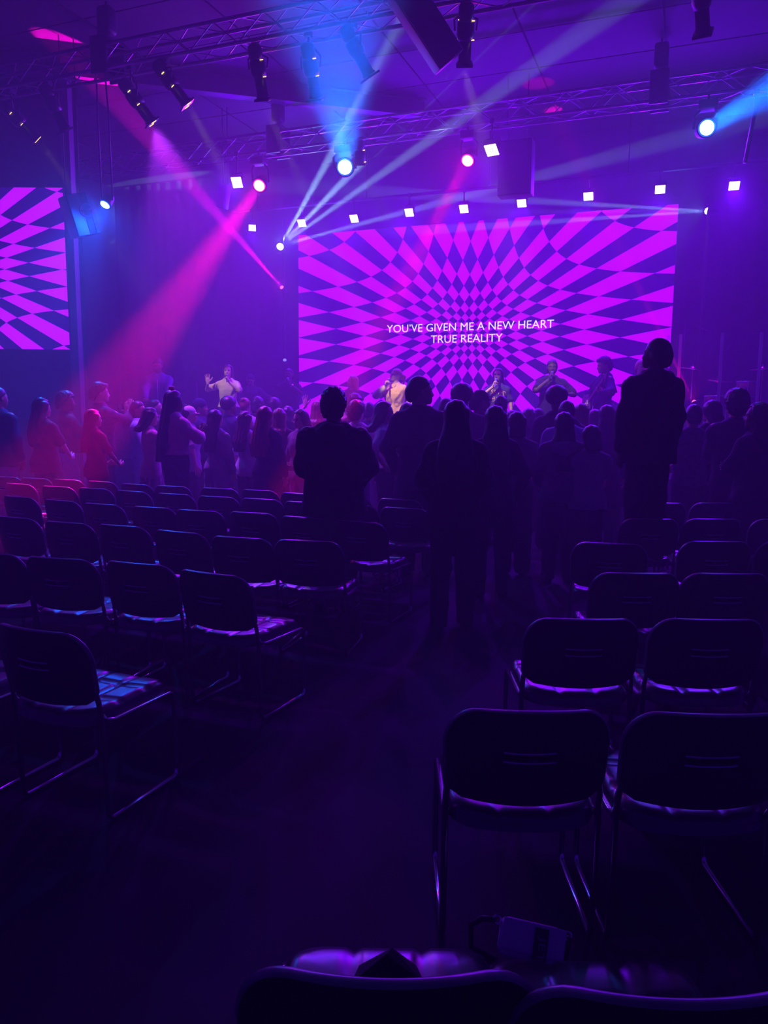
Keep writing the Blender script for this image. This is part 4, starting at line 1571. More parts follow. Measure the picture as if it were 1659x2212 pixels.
def lettering(pi, body, w_, h_, zc, xc, m, arc=0.0, slant=0.0):
    """print lying on the front of the top"""
    vs, fs = fit_text(body, w_, h_)
    V, Q = pi['topgeo']
    bvh = BVHTree.FromPolygons([tuple(v) for v in V], [tuple(q) for q in Q])
    bm = bmesh.new()
    bv = [bm.verts.new((v[0], v[1], 0)) for v in vs]
    for f in fs:
        try:
            bm.faces.new([bv[i] for i in f])
        except ValueError:
            pass
    bmesh.ops.triangulate(bm, faces=bm.faces[:])
    bmesh.ops.subdivide_edges(bm, edges=[e for e in bm.edges if e.calc_length() > 0.03], cuts=2)
    bm.verts.index_update()
    out = []
    for v in bm.verts:
        x, z = -v.co.x, v.co.y + arc * (1 - (v.co.x / (w_ / 2)) ** 2) + slant * v.co.x
        hit = bvh.ray_cast(Vector((x + xc, 0.9, z + zc)), Vector((0, -1, 0)))
        y = hit[0].y if hit[0] is not None else 0.12
        out.append((x + xc, y + 0.006, z + zc))
    F_ = [[v.index for v in f.verts] for f in bm.faces]
    bm.free()
    MB().add(out, F_).build('lettering', m, pi['top'])


def hood(pi, c, label='hood down at the back of the neck', s=1.0):
    f = Field((-0.26, -0.32, 1.22), (0.26, 0.10, 1.62), 0.014)
    f.ell((0, -0.135, 1.435), (0.125 * s, 0.070 * s, 0.085 * s), 0.03)
    f.cap((-0.095 * s, -0.06, 1.47), (0.095 * s, -0.06, 1.47), 0.05 * s, 0.05 * s, 0.04)
    f.warp(lambda X, Y, Z: 0.004 * np.sin(X * 40 + Z * 50))
    V, Q = f.surface()
    o = put('hood', mesh_np('hood', [(V, Q, 0)], [cloth(c)]), pi['obj'])
    o['label'] = label

# ------------------------------------------------------------------ singers and band on the stage
PV = 0.0145


def perf(px, py, y, *a, **k):
    """performer by crown pixel and distance of the stage line y (room)"""
    p = at_y(px, py, y)
    d = (p - EYEP).dot(FWD)
    return person(px, py, d, *a, base=STG, vox=PV, **k)


OUT = 180.0          # facing the seats
s1 = perf(340, 775, 12.35, 'keyboard player in a zipped violet hoodie bent over a keyboard', 'm', 'short', 'black', 'brown', 'purple', 'straight', 'black', ('keys', 'keys'), OUT + 30, 1.0, 0.88, 0.06, nod=14)
s2 = perf(493, 789, 12.9, 'singer in a cream T-shirt with dark wavy hair and one hand raised', 'f', 'shoulder', 'brown', 'light', 'cream', 'straight', 'navy', ('raiselow', 'mic'), OUT + 16, 0.42, 0.97, 0.07, turn=4, nod=-4)
s3 = perf(540, 808, 14.2, 'guitarist in a plaid overshirt looking down at the guitar', 'm', 'short', 'black', 'tan', 'plaid', 'straight', 'black', ('strum', 'fret'), OUT + 20, 0.95, 0.88, 0.06, nod=30)
s4 = perf(624, 797, 13.6, 'singer in a black T-shirt and pale trousers with a wristwatch', 'm', 'fade', 'black', 'dark', 'black', 'wide', 'cream', ('front', 'mic'), OUT + 18, 0.40, 0.92, 0.05, nod=-4)
s5 = perf(763, 812, 13.4, 'blonde singer in a dark top with a pendant, looking sideways', 'f', 'long', 'blonde', 'light', 'navy', 'straight', 'black', ('micdown', 'down'), OUT + 5, 0.25, 0.95, 0.03, turn=-58, nod=-4)
s6 = perf(858, 797, 12.8, 'singer in a sand-coloured jersey over a pale shirt, with glasses and a ponytail', 'f', 'ponytail', 'blonde', 'light', 'sand', 'straight', 'black', ('mic', 'hip'), OUT - 6, 0.30, 0.80, 0.06, bulk=1.18, turn=-38, nod=-6)
s7 = perf(1077, 797, 12.8, 'dark-haired singer in a striped T-shirt with yellow lettering', 'f', 'shoulder', 'black', 'light', 'streak', 'straight', 'black', ('mic', 'down'), OUT + 14, 0.36, 0.90, 0.06, turn=-16, nod=-4)
s8 = perf(1193, 778, 12.7, 'singer in a loose dark tunic with cropped hair, in front of the checker', 'f', 'fade', 'black', 'dark', 'black', 'straight', 'black', ('mic', 'micdown'), OUT + 20, 0.42, 0.70, 0.08, bulk=1.15, turn=-8)
s9 = perf(1303, 773, 13.3, 'bass player in a blue hazy shirt turned side-on', 'm', 'tousled', 'black', 'light', 'navy', 'slim', 'black', ('strum', 'fret'), OUT - 62, 1.0, 0.72, 0.06, nod=12)
s10 = perf(1386, 778, 13.3, 'singer with bleached short hair and a dark jacket beside the bass player', 'm', 'short', 'blonde', 'tan', 'charcoal', 'straight', 'black', ('front', 'mic'), OUT + 26, 1.0, 0.85, 0.06)

hand_mic(s2, -1, 'black microphone held up by the singer in the cream T-shirt')
hand_mic(s4, -1, 'black microphone held by the singer with the wristwatch')
hand_mic(s5, 1, 'black microphone held low by the blonde singer')
hand_mic(s6, 1, 'dark microphone at the mouth of the singer in the sand jersey')
hand_mic(s7, 1, 'silver microphone held level by the singer in the striped T-shirt', True)
hand_mic(s8, 1, 'dark microphone held by the singer in the loose tunic')
hand_mic(s10, -1, 'microphone held by the singer with bleached hair')

lettering(s6, 'MICHIGAN', 0.27, 0.058, 1.315, -0.045, mat('print_pale_yellow', (0.85, 0.68, 0.26), 0.7), 0.03)
lettering(s6, '96', 0.25, 0.19, 1.16, -0.03, mat('print_tan', (0.42, 0.22, 0.12), 0.7))
lettering(s7, 'SAVED', 0.27, 0.085, 1.335, -0.02, mat('print_yellow', (0.85, 0.55, 0.10), 0.7), 0.015, -0.16)
lettering(s7, 'BY', 0.12, 0.085, 1.232, 0.03, mat('print_yellow', (0.85, 0.55, 0.10), 0.7))
# collar of the pale under-shirt, pale under-sleeves, glasses, watch, pendant, zip
creamm = cloth('cream')
J = s6['J']
m = MB()
for s_ in (-1, 1):
    m.add([(s_ * 0.012, 0.118, 1.395), (s_ * 0.085, 0.088, 1.42), (s_ * 0.088, 0.02, 1.505), (s_ * 0.055, 0.05, 1.505), (s_ * 0.012, 0.124, 1.385), (s_ * 0.09, 0.094, 1.41), (s_ * 0.095, 0.02, 1.495), (s_ * 0.06, 0.056, 1.495)],
          [(0, 1, 2, 3), (7, 6, 5, 4), (0, 4, 5, 1), (1, 5, 6, 2), (2, 6, 7, 3), (3, 7, 4, 0)], True)
accessory(s6, 'shirt_collar', m, creamm, 'pale open shirt collar')
for s_ in (1, -1):
    E_, W2 = J['wrist', s_]
    Sh = np.array((s_ * 0.18, -0.015, 1.40))
    m = MB().tube([tuple(Sh + (E_ - Sh) * 0.55), tuple(E_), tuple(E_ + (W2 - E_) * 0.5), tuple(E_ + (W2 - E_) * 0.9)], [0.076, 0.082, 0.070, 0.046], 14)
    accessory(s6, 'sleeve', m, creamm, 'pale loose under-sleeve')


def in_head(pi, pts):
    return [tuple(v) for v in pi['hd'](np.array(pts, float))]


m = MB()
for s_ in (-1, 1):
    m.tube(in_head(s6, [(s_ * 0.034 + 0.024 * math.cos(q), 0.100, 0.108 + 0.017 * math.sin(q)) for q in [2 * PI * k / 12 for k in range(12)]]), 0.0022, 5, closed=True)
    m.tube(in_head(s6, [(s_ * 0.058, 0.098, 0.112), (s_ * 0.082, 0.0, 0.115)]), 0.002, 5)
m.tube(in_head(s6, [(-0.01, 0.103, 0.111), (0.01, 0.103, 0.111)]), 0.002, 5)
o = m.build('glasses', mat('glasses_frame', (0.03, 0.02, 0.03), 0.3), s6['obj'])
E_, W2 = s4['J']['wrist', -1]
dv = (W2 - E_) / np.linalg.norm(W2 - E_)
accessory(s4, 'wristwatch', MB().tube([tuple(W2 - dv * 0.045), tuple(W2 - dv * 0.012)], 0.036, 14), mat('watch_silver', (0.8, 0.8, 0.8), 0.25, 0.8))
m = MB().tube([(0.052 * math.cos(q), -0.005 + 0.118 * max(0, math.sin(q)) * 1.0 + 0.0, 1.475 - 0.09 * max(0, math.sin(q))) for q in np.linspace(0.15, PI - 0.15, 11)], 0.003, 5)
m.box((0, 0.125, 1.375), (0.022, 0.012, 0.022), ch=0.003)
accessory(s5, 'pendant', m, mat('pendant_silver', (0.8, 0.8, 0.82), 0.25, 0.9))
V, Q = s1['topgeo']
bv = BVHTree.FromPolygons([tuple(v) for v in V], [tuple(q) for q in Q])
zip_ = []
for k in range(10):
    z = 0.92 + 0.052 * k
    h = bv.ray_cast(Vector((0, 0.9, z)), Vector((0, -1, 0)))
    if h[0] is not None:
        zip_.append((0, h[0].y + 0.004, z))
accessory(s1, 'zip', MB().tube(zip_, 0.008, 6), mat('zip_white', (0.75, 0.75, 0.8), 0.4))


# instruments
def electric_guitar(pi, label, name, colour, n_str, long_=1.0):
    c = np.array((0.06, 0.235, 1.02))
    h = pi['J']['hand', -1][0]
    d = np.array(h) - c
    d /= np.linalg.norm(d)
    cw = wpt(pi, c)
    dw = (pi['M'].to_3x3() @ Vector(d)).normalized()
    nw = (pi['M'].to_3x3() @ Vector((0, 1, 0))).normalized()
    nw = (nw - dw * nw.dot(dw)).normalized()
    sw_ = dw.cross(nw)
    M = Matrix(((dw.x, sw_.x, nw.x, 0), (dw.y, sw_.y, nw.y, 0), (dw.z, sw_.z, nw.z, 0), (0, 0, 0, 1)))
    t = thing(name, label, 'guitar', cw)
    m = MB()
    out = []
    for k in range(36):
        q = 2 * PI * k / 36
        x = -0.02 + 0.215 * math.cos(q)
        r = 0.165 * (1 - 0.18 * math.cos(2 * q + 0.4) - 0.10 * math.cos(q))
        y = r * math.sin(q) * (1.05 if math.sin(q) > 0 else 1.0)
        if math.cos(q) > 0.55:
            x += 0.05 * abs(math.sin(q)) * 2
        out.append((x, y))
    vs = [M @ Vector((x, y, 0.02)) for x, y in out] + [M @ Vector((x, y, -0.02)) for x, y in out]
    n = len(out)
    m.add(vs, [tuple(range(n)), tuple(range(2 * n - 1, n - 1, -1))] + [(i, n + i, n + (i + 1) % n, (i + 1) % n) for i in range(n)])
    m.build('body', colour, t)
    L = 0.62 * long_
    MB().box((0.16 + L / 2, 0, 0.018), (L, 0.05, 0.024), M, ch=0.006).build('neck', mat('guitar_neck', (0.10, 0.05, 0.025), 0.45), t)
    m = MB().box((0.16 + L + 0.085, 0.012, 0.012), (0.17, 0.075, 0.016), M, ch=0.004)
    m.build('headstock', colour, t)
    m = MB()
    for k in range(n_str):
        for s_ in ((1,) if n_str == 6 else (1, -1)):
            m.lathe([(0.009, -0.012), (0.009, 0.012)], 8, M @ Matrix.Translation((0.16 + L + 0.03 + 0.022 * k, s_ * 0.055, 0.012)))
    o = m.build('tuning_pegs', CHROME, t)
    o['kind'] = 'stuff'
    m = MB().box((-0.10, 0, 0.026), (0.03, 0.09, 0.012), M).box((0.0, 0, 0.026), (0.035, 0.085, 0.010), M).box((0.09, 0, 0.026), (0.035, 0.085, 0.010), M)
    m.build('pickups', CHROME, t)
    st_w = [wpt(pi, v) - cw for v in ((0.16, 0.14, 1.12), (0.13, 0.16, 1.33), (0.10, 0.03, 1.49), (-0.06, -0.13, 1.42), (-0.17, -0.15, 1.22))]
    MB().tube([M @ Vector((-0.2, 0.0, 0))] + st_w[::-1][::-1] + [], 0.016, 6).build('strap', mat('guitar_strap', (0.03, 0.03, 0.035), 0.7), t)
    return t


electric_guitar(s3, 'electric guitar held by the guitarist in plaid', 'electric_guitar', mat('guitar_wine', (0.12, 0.02, 0.04), 0.2), 6)
electric_guitar(s9, 'bass guitar with its neck crossing the checker screen', 'bass_guitar', mat('bass_dark', (0.03, 0.02, 0.02), 0.25), 2, 1.25)

# keyboard on its stand, tablet stand, small mixer on a stand
kp = wpt(s1, (0, 0.62, 0.98))
t = thing('keyboard', 'long stage keyboard in front of the player in the hoodie', 'keyboard', (kp.x, kp.y, 1.56), s1['rz'])
MB().box((0, 0, 0.05), (1.25, 0.32, 0.10), ch=0.012).build('case', BLACK, t)
wk = mat('white_keys', (0.6, 0.6, 0.6), 0.35)
m = MB()
for k in range(44):
    m.box((-0.56 + 0.026 * k, -0.07, 0.105), (0.024, 0.15, 0.014))
o = m.build('white_keys', wk, t)
o['kind'] = 'stuff'
MB().box((0, 0.09, 0.105), (1.1, 0.1, 0.012)).build('control_panel', DARKMETAL, t)
t = thing('keyboard_stand', 'crossed black stand under the stage keyboard', 'stand', (kp.x, kp.y, STG), s1['rz'])
for yy in (-0.12, 0.12):
    for s_ in (-1, 1):
        MB().tube([(s_ * 0.45, yy, 0.015), (-s_ * 0.45, yy, 0.89)], 0.015, 6).build('leg', BLACK, t)
MB().tube([(0, -0.13, 0.45), (0, 0.13, 0.45)], 0.02, 8).build('pivot', BLACK, t)


def music_stand(label, px, py, y, w_, h_, name='tablet_stand', cat='stand'):
    p = at_y(px, py, y)
    t = thing(name, label, cat, (p.x, p.y, STG), R(10))
    h = p.z - STG
    MB().tube([(0, 0, 0.02), (0, 0, h - 0.1)], 0.013, 6).build('pole', BLACK, t)
    for k in range(3):
        q = 2 * PI * k / 3
        MB().tube([(0, 0, 0.12), (0.26 * math.cos(q), 0.26 * math.sin(q), 0.012)], 0.010, 6).build('leg', BLACK, t)
    MB().box((0, 0, 0), (w_, 0.02, h_), Matrix.Translation((0, 0, h)) @ Matrix.Rotation(R(-20), 4, 'X'), ch=0.005).build('tray', BLACK, t)


music_stand('dark tablet on a pole stand, upstage of the singer in cream', 424, 812, 13.2, 0.18, 0.25)
music_stand('low dark tablet stand beside the keyboard', 385, 838, 13.0, 0.30, 0.10)


def mic_stand(label, x, y, tip):
    t = thing('microphone_stand', label, 'stand', (x, y, STG))
    tip = Vector(tip) - Vector((x, y, STG))
    top = Vector((0, 0, tip.z + 0.1))
    MB().tube([(0, 0, 0.02), top], 0.011, 6).build('pole', BLACK, t)
    MB().lathe([(0.14, 0), (0.14, 0.015), (0.03, 0.03)], 16).build('base', BLACK, t)
    MB().tube([top - (tip - top) * 0.3, tip], 0.008, 6).build('boom', BLACK, t)
    d = (tip - top).normalized()
    MB().lathe([(0.014, 0), (0.018, 0.1), (0.024, 0.12), (0.02, 0.16), (0.004, 0.17)], 10, Matrix.Translation(tip) @ aim(d)).build('microphone', MIC_M, t)


# drum kit behind a clear shield
DRED = mat('drum_shell_red', (0.35, 0.025, 0.03), 0.25)
HEADW = mat('drum_head', (0.5, 0.5, 0.5), 0.5)
BRASS = mat('cymbal_brass', (0.75, 0.55, 0.25), 0.25, 1.0)


def drum(name, label, pos, r, h, M=None, legs=True):
    t = thing(name, label, 'drum', pos)
    M = M or Matrix.Identity(4)
    MB().lathe([(r, 0), (r, h)], 28, M).build('shell', DRED, t)
    MB().lathe([(r * 1.0, h), (r * 0.98, h + 0.006), (0.01, h + 0.006)], 28, M).build('drum_head', HEADW, t)
    for z in (0.012, h - 0.01):
        MB().tube([M @ Vector((r * 1.03 * math.cos(q), r * 1.03 * math.sin(q), z)) for q in [2 * PI * k / 28 for k in range(28)]], 0.009, 6, closed=True).build('hoop', CHROME, t)
    for k in range(6):
        q = 2 * PI * (k + 0.5) / 6
        MB().tube([M @ Vector((r * 1.05 * math.cos(q), r * 1.05 * math.sin(q), 0.02)), M @ Vector((r * 1.05 * math.cos(q), r * 1.05 * math.sin(q), h - 0.02))], 0.008, 5).build('lug', CHROME, t)
    if legs:
        for k in range(3):
            q = 2 * PI * k / 3 + 0.4
            zb = STG - pos[2]
            MB().tube([(r * 1.06 * math.cos(q), r * 1.06 * math.sin(q), h * 0.6), (r * 1.06 * math.cos(q), r * 1.06 * math.sin(q), zb * 0.5), (r * 1.25 * math.cos(q), r * 1.25 * math.sin(q), zb + 0.01)], 0.009, 5).build('leg', CHROME, t)
    return t


def cymbal(label, px, py, y, r, tilt, name='cymbal_stand'):
    p = at_y(px, py, y)
    t = thing(name, label, 'cymbal', (p.x, p.y, STG))
    h = p.z - STG
    M = Matrix.Translation((0, 0, h)) @ Matrix.Rotation(R(tilt[0]), 4, 'X') @ Matrix.Rotation(R(tilt[1]), 4, 'Y')
    MB().lathe([(r, -0.022), (r * 0.6, -0.006), (r * 0.22, 0.004), (r * 0.18, 0.022), (0.012, 0.03)], 32, M).build('cymbal', BRASS, t)
    MB().tube([(0, 0, 0.3), (0, 0, h + 0.05)], 0.010, 6).build('pole', CHROME, t)
    for k in range(3):
        q = 2 * PI * k / 3
        MB().tube([(0, 0, 0.42), (0.28 * math.cos(q), 0.28 * math.sin(q), 0.012)], 0.010, 6).build('leg', CHROME, t)


DY = 14.35
p = at_y(1612, 858, DY)
drum('rack_tom', 'red rack tom high in the drum kit, under the picture-edge cymbal', (p.x, p.y, p.z), 0.17, 0.26, None, True)
p = at_y(1552, 872, DY - 0.1)
drum('snare_drum', 'red snare drum in front of the low cymbal', (p.x - 0.05, p.y - 0.1, p.z - 0.02), 0.18, 0.15)
p = at_y(1640, 900, DY)
drum('floor_tom', 'red floor tom at the edge of the drum kit', (p.x + 0.25, p.y - 0.1, STG + 0.25), 0.20, 0.38)
p = at_y(1580, 905, DY - 0.35)
drum('bass_drum', 'big bass drum lying on its side behind the clear shield', (p.x, p.y + 0.1, STG + 0.30), 0.28, 0.40, Matrix.Rotation(PI / 2, 4, 'X'), False)
cymbal('thin cymbal tilted on its stand nearest the big screen', 1497, 795, DY - 0.1, 0.22, (4, 9))
cymbal('low blue-lit cymbal of the drum kit', 1556, 819, DY, 0.20, (12, 4), 'low_cymbal_stand')
cymbal('bright cymbal on its stand by the picture edge', 1648, 795, DY, 0.23, (4, -4))
mic_stand('boom microphone stand pointing over the drum kit', at_y(1490, 760, DY + 0.3).x - 0.1, DY + 0.3, at_y(1515, 711, DY + 0.3))
clear = bpy.data.materials.new('clear_acrylic')
clear.use_nodes = True
nt = clear.node_tree
nt.nodes.clear()
o_ = nt.nodes.new('ShaderNodeOutputMaterial')
mx = nt.nodes.new('ShaderNodeMixShader')
tr = nt.nodes.new('ShaderNodeBsdfTransparent')
gl = nt.nodes.new('ShaderNodeBsdfGlossy')
gl.inputs['Roughness'].default_value = 0.05
tr.inputs['Color'].default_value = (0.93, 0.94, 0.96, 1)
mx.inputs[0].default_value = 0.06
nt.links.new(tr.outputs[0], mx.inputs[1])
nt.links.new(gl.outputs[0], mx.inputs[2])
nt.links.new(mx.outputs[0], o_.inputs['Surface'])
frost = mat('frosted_hinge_strip', (0.75, 0.72, 0.8), 0.6)
SHY = 13.55
tops = [at_y(1438, 729, SHY), at_y(1471, 724, SHY - 0.15), at_y(1561, 722, SHY - 0.25), at_y(1646, 716, SHY - 0.15), at_y(1730, 712, SHY + 0.1)]
t = thing('drum_shield', 'clear folding acrylic shield with upright strips around the drums', 'shield', (tops[0].x, tops[0].y, STG))
zt = sum(p.z for p in tops) / len(tops) - STG
for i in range(len(tops) - 1):
    a, b = tops[i] - tops[0], tops[i + 1] - tops[0]
    a, b = Vector((a.x, a.y, 0)), Vector((b.x, b.y, 0))
    d = b - a
    M = Matrix.Translation((a + b) / 2 + Vector((0, 0, zt / 2))) @ Matrix.Rotation(math.atan2(d.y, d.x), 4, 'Z')
    MB().box((0, 0, 0), (d.length - 0.04, 0.008, zt), M).build('panel', clear, t)
    if i:
        MB().box((a.x, a.y, zt / 2), (0.045, 0.016, zt)).build('hinge_strip', frost, t)

# ------------------------------------------------------------------ the crowd, from the picture's one side to the other
P = person
P(-6, 838, 9.5, 'person in a shiny dark padded jacket and pale trousers at the picture edge', 'm', 'short', 'black', 'tan', 'navy', 'wide', 'paleblue', ('pocket', 'pocket'), -10, 1.0, 0.84, 0.09, bulk=1.15)
P(89, 862, 9.7, 'woman with long wavy hair and a dark T-shirt, red light on her hair', 'f', 'longwavy', 'brown', 'light', 'maroon', 'straight', 'black', ('front', 'down'), -12, 0.42, 0.80, 0.06, bulk=1.12)
P(141, 850, 10.8, 'man with curly hair clapping beside the long-haired woman', 'm', 'curly', 'black', 'brown', 'charcoal', 'straight', 'paleblue', ('clap', 'clap'), -35, 0.40, 0.95, 0.06, turn=-20)
P(214, 829, 10.9, 'tall boy with tousled pale-lit hair in a dark shirt, clapping', 'm', 'tousled', 'brown', 'light', 'plaid', 'straight', 'navy', ('claphi', 'claphi'), -30, 0.9, 0.86, 0.06, turn=-12)
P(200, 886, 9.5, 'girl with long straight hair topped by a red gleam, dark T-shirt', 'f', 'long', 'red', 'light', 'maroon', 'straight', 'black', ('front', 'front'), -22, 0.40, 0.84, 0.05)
P(297, 868, 11.0, 'man in a pale blue hoodie and pale wide trousers seen side-on', 'm', 'short', 'black', 'tan', 'paleblue', 'wide', 'paleblue', ('front', 'front'), -62, 1.0, 0.92, 0.08, turn=-10)
P(327, 882, 9.9, 'girl with shoulder-length dark hair and a pink dress, head bowed', 'f', 'shoulder', 'black', 'light', 'pink', 'skirt', 'dust', ('mouth', 'mouth'), -40, 0.30, 0.60, 0.04, nod=12)
P(331, 864, 11.8, 'man behind the girl in pink, face turned up to the stage', 'm', 'short', 'brown', 'light', 'charcoal', 'straight', 'black', ('down', 'down'), -58, 0.42, 0.9, 0.05, nod=-12)
bp_ = P(376, 846, 9.4, 'woman with waist-long dark braids over a pale cropped sweater', 'f', 'braids', 'black', 'dark', 'pink', 'straight', 'black', ('clap', 'clap'), -24, 1.0, 1.02, 0.10, bulk=1.10, nod=6)
accessory(bp_, 'hair_clip', MB().box(tuple(bp_['hd'](np.array([[-0.03, -0.03, 0.262]]))[0]), (0.065, 0.05, 0.05), ch=0.01), mat('red_clip', (0.7, 0.03, 0.04), 0.4), 'red hair clip on the crown')
P(408, 879, 10.6, 'person in a pale wide-brimmed cap behind the braided woman', 'f', 'cap', 'white', 'light', 'lightgrey', 'straight', 'black', ('down', 'down'), -50, 0.42, 0.8, 0.06)
P(431, 864, 11.6, 'man in a dark beanie looking along the stage', 'm', 'beanie', 'navy', 'tan', 'navy', 'straight', 'black', ('clap', 'clap'), -66, 1.0, 0.88, 0.07)
P(465, 887, 9.8, 'woman with straight dark hair, pale skirt and a long open overshirt', 'f', 'long', 'black', 'light', 'lightgrey', 'skirt', 'white', ('down', 'front'), -14, 1.0, 0.66, 0.08)
P(494, 861, 11.4, 'man with a round dark afro and a white collar line', 'm', 'afro', 'black', 'brown', 'navy', 'straight', 'black', ('mouth', 'down'), -28, 0.42, 0.9, 0.05)
P(529, 861, 12.2, 'person with pale reddish hair in a bun, in the pale blue shirt', 'f', 'bun', 'red', 'light', 'paleblue', 'straight', 'navy', ('down', 'mouth'), 10, 0.42, 0.9, 0.05)
P(556, 862, 12.6, 'dark-haired head in front of the guitarist', 'm', 'curly', 'black', 'tan', 'charcoal', 'straight', 'black', ('down', 'down'), 0, 0.42, 0.9, 0.05)
P(530, 891, 9.9, 'woman with dark hair to her waist over a white top', 'f', 'longwavy', 'brown', 'light', 'white', 'straight', 'black', ('front', 'down'), -18, 0.42, 0.84, 0.06)
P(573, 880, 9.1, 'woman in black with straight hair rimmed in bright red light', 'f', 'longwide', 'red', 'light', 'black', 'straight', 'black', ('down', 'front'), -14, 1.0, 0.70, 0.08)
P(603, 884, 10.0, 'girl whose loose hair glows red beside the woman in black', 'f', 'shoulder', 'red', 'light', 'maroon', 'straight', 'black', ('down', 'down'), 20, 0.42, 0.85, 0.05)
P(592, 864, 12.4, 'dark round head under the singer with the wristwatch', 'm', 'curly', 'black', 'dark', 'black', 'straight', 'black', ('down', 'down'), 0, 0.42, 0.9, 0.05)
P(622, 879, 11.6, 'smooth dark head behind the red-lit hair', 'f', 'bob', 'black', 'tan', 'charcoal', 'straight', 'black', ('down', 'down'), 0, 0.42, 0.9, 0.05)
P(646, 886, 9.4, 'girl facing the seats with brown hair, white top and open cardigan', 'f', 'shoulder', 'brown', 'light', 'dust', 'straight', 'paleblue', ('down', 'front'), 158, 0.9, 0.80, 0.07, nod=14)
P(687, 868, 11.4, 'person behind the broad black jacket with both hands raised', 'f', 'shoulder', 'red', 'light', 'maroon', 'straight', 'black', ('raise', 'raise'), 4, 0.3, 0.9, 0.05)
P(770, 871, 9.4, 'curly red-rimmed head above a white T-shirt, half hidden by the black jacket', 'm', 'curly', 'brown', 'light', 'white', 'straight', 'denim', ('down', 'down'), -6, 0.42, 0.86, 0.07)
P(768, 851, 11.4, 'dark bobbed head in front of the blonde singer', 'f', 'bob', 'black', 'tan', 'navy', 'straight', 'black', ('down', 'down'), 0, 0.42, 0.9, 0.05)
P(797, 871, 11.0, 'small dark head beside the curly red-rimmed one', 'm', 'short', 'black', 'tan', 'navy', 'straight', 'black', ('down', 'down'), 0, 0.42, 0.9, 0.05)
P(832, 870, 8.7, 'woman in profile with a white draped blouse and a pale belt', 'f', 'shoulder', 'brown', 'light', 'white', 'straight', 'black', ('hip', 'front'), -72, 0.40, 1.0, 0.06, nod=6)
P(880, 872, 9.0, 'short dark figure wedged behind the tall man in the collared jacket', 'm', 'short', 'black', 'tan', 'black', 'straight', 'black', ('down', 'down'), 0, 0.42, 0.9, 0.05)
P(907, 816, 7.3, 'tall man with a profile towards the screen and a collared dark jacket', 'm', 'short', 'black', 'light', 'charcoal', 'straight', 'black', ('pocket', 'pocket'), 4, 1.0, 0.78, 0.07, turn=-62, bulk=1.05)
P(965, 862, 9.6, 'person with glasses in the gap beside the tall afro', 'm', 'short', 'black', 'tan', 'black', 'straight', 'black', ('clap', 'clap'), -20, 0.42, 0.9, 0.05)
P(998, 835, 8.7, 'tall person with a round afro before the screen centre', 'm', 'afro', 'black', 'dark', 'black', 'straight', 'black', ('down', 'down'), 10, 1.0, 0.85, 0.06)
P(986, 868, 5.5, 'woman in black with broad loose hair, standing in the aisle', 'f', 'longwide', 'black', 'brown', 'black', 'straight', 'black', ('front', 'front'), 18, 1.0, 0.80, 0.08, step=0.05, vox=0.018)
P(1037, 845, 9.0, 'man in a dark cap with one arm up at his face', 'm', 'cap', 'black', 'tan', 'navy', 'straight', 'black', ('mouth', 'down'), -12, 0.42, 0.9, 0.05, turn=-40)
P(1083, 857, 9.8, 'small neat dark head under the yellow lettering', 'f', 'bun', 'black', 'tan', 'black', 'straight', 'black', ('down', 'down'), 6, 0.42, 0.9, 0.05)
P(1070, 880, 6.5, 'woman in black behind the aisle, dark hair down her back, in boots', 'f', 'long', 'black', 'brown', 'black', 'slim', 'black', ('pocket', 'front'), 24, 1.0, 0.66, 0.07, vox=0.018)
P(1117, 892, 7.4, 'woman in a pale grey T-shirt and dark wide trousers', 'f', 'bob', 'black', 'light', 'grey', 'wide', 'black', ('front', 'front'), 12, 0.32, 0.98, 0.05, vox=0.018)
P(1107, 888, 10.2, 'round head low against the screen, first of a close pair', 'f', 'bob', 'brown', 'light', 'dust', 'straight', 'black', ('down', 'down'), 10, 0.42, 0.9, 0.05)
P(1143, 884, 10.2, 'round head low against the screen, second of a close pair', 'f', 'bob', 'black', 'light', 'navy', 'straight', 'black', ('down', 'down'), -5, 0.42, 0.9, 0.05)
P(1163, 884, 10.6, 'dark cropped head beside the close pair', 'm', 'short', 'black', 'tan', 'navy', 'straight', 'black', ('down', 'down'), 0, 0.42, 0.9, 0.05)
P(1203, 840, 8.8, 'tall person with a wide dark afro below the tunic singer', 'f', 'afro', 'black', 'dark', 'black', 'straight', 'black', ('mouth', 'down'), 6, 1.0, 0.85, 0.06)
P(1225, 868, 8.3, 'dark head with a bright earring behind the hooded top', 'm', 'short', 'black', 'tan', 'paleblue', 'straight', 'black', ('down', 'down'), 8, 0.42, 0.9, 0.05)
hp_ = P(1219, 893, 7.1, 'woman in a washed hooded top with its hood hanging down her back', 'f', 'long', 'black', 'brown', 'grey', 'straight', 'black', ('front', 'front'), 16, 1.0, 0.86, 0.09, bulk=1.06, vox=0.018)
m = MB()
n = 12
vs = []
for i in range(n + 1):
    for j in range(9):
        u, v = -1 + 2 * i / n, j / 8
        wv = (1 - v) ** 0.7 * 0.15 + 0.004
        vs.append((u * wv, -0.155 - 0.05 * (1 - u * u) * math.sin(PI * min(1, v + 0.12)), 1.49 - 0.26 * v - 0.03 * u * u * (1 - v)))
fs = [(i * 9 + j, i * 9 + j + 1, (i + 1) * 9 + j + 1, (i + 1) * 9 + j) for i in range(n) for j in range(8)]
vs2 = [(x, y + 0.03, z) for x, y, z in vs]
k9 = len(vs)
m.add(vs + vs2, fs + [tuple(q + k9 for q in f[::-1]) for f in fs], True)
accessory(hp_, 'hood', m, cloth('lightgrey'), 'pointed hood hanging down the back')
P(1256, 874, 9.4, 'person with light straight hair behind the hooded top', 'f', 'shoulder', 'red', 'light', 'paleblue', 'straight', 'black', ('down', 'down'), 0, 0.42, 0.9, 0.05)
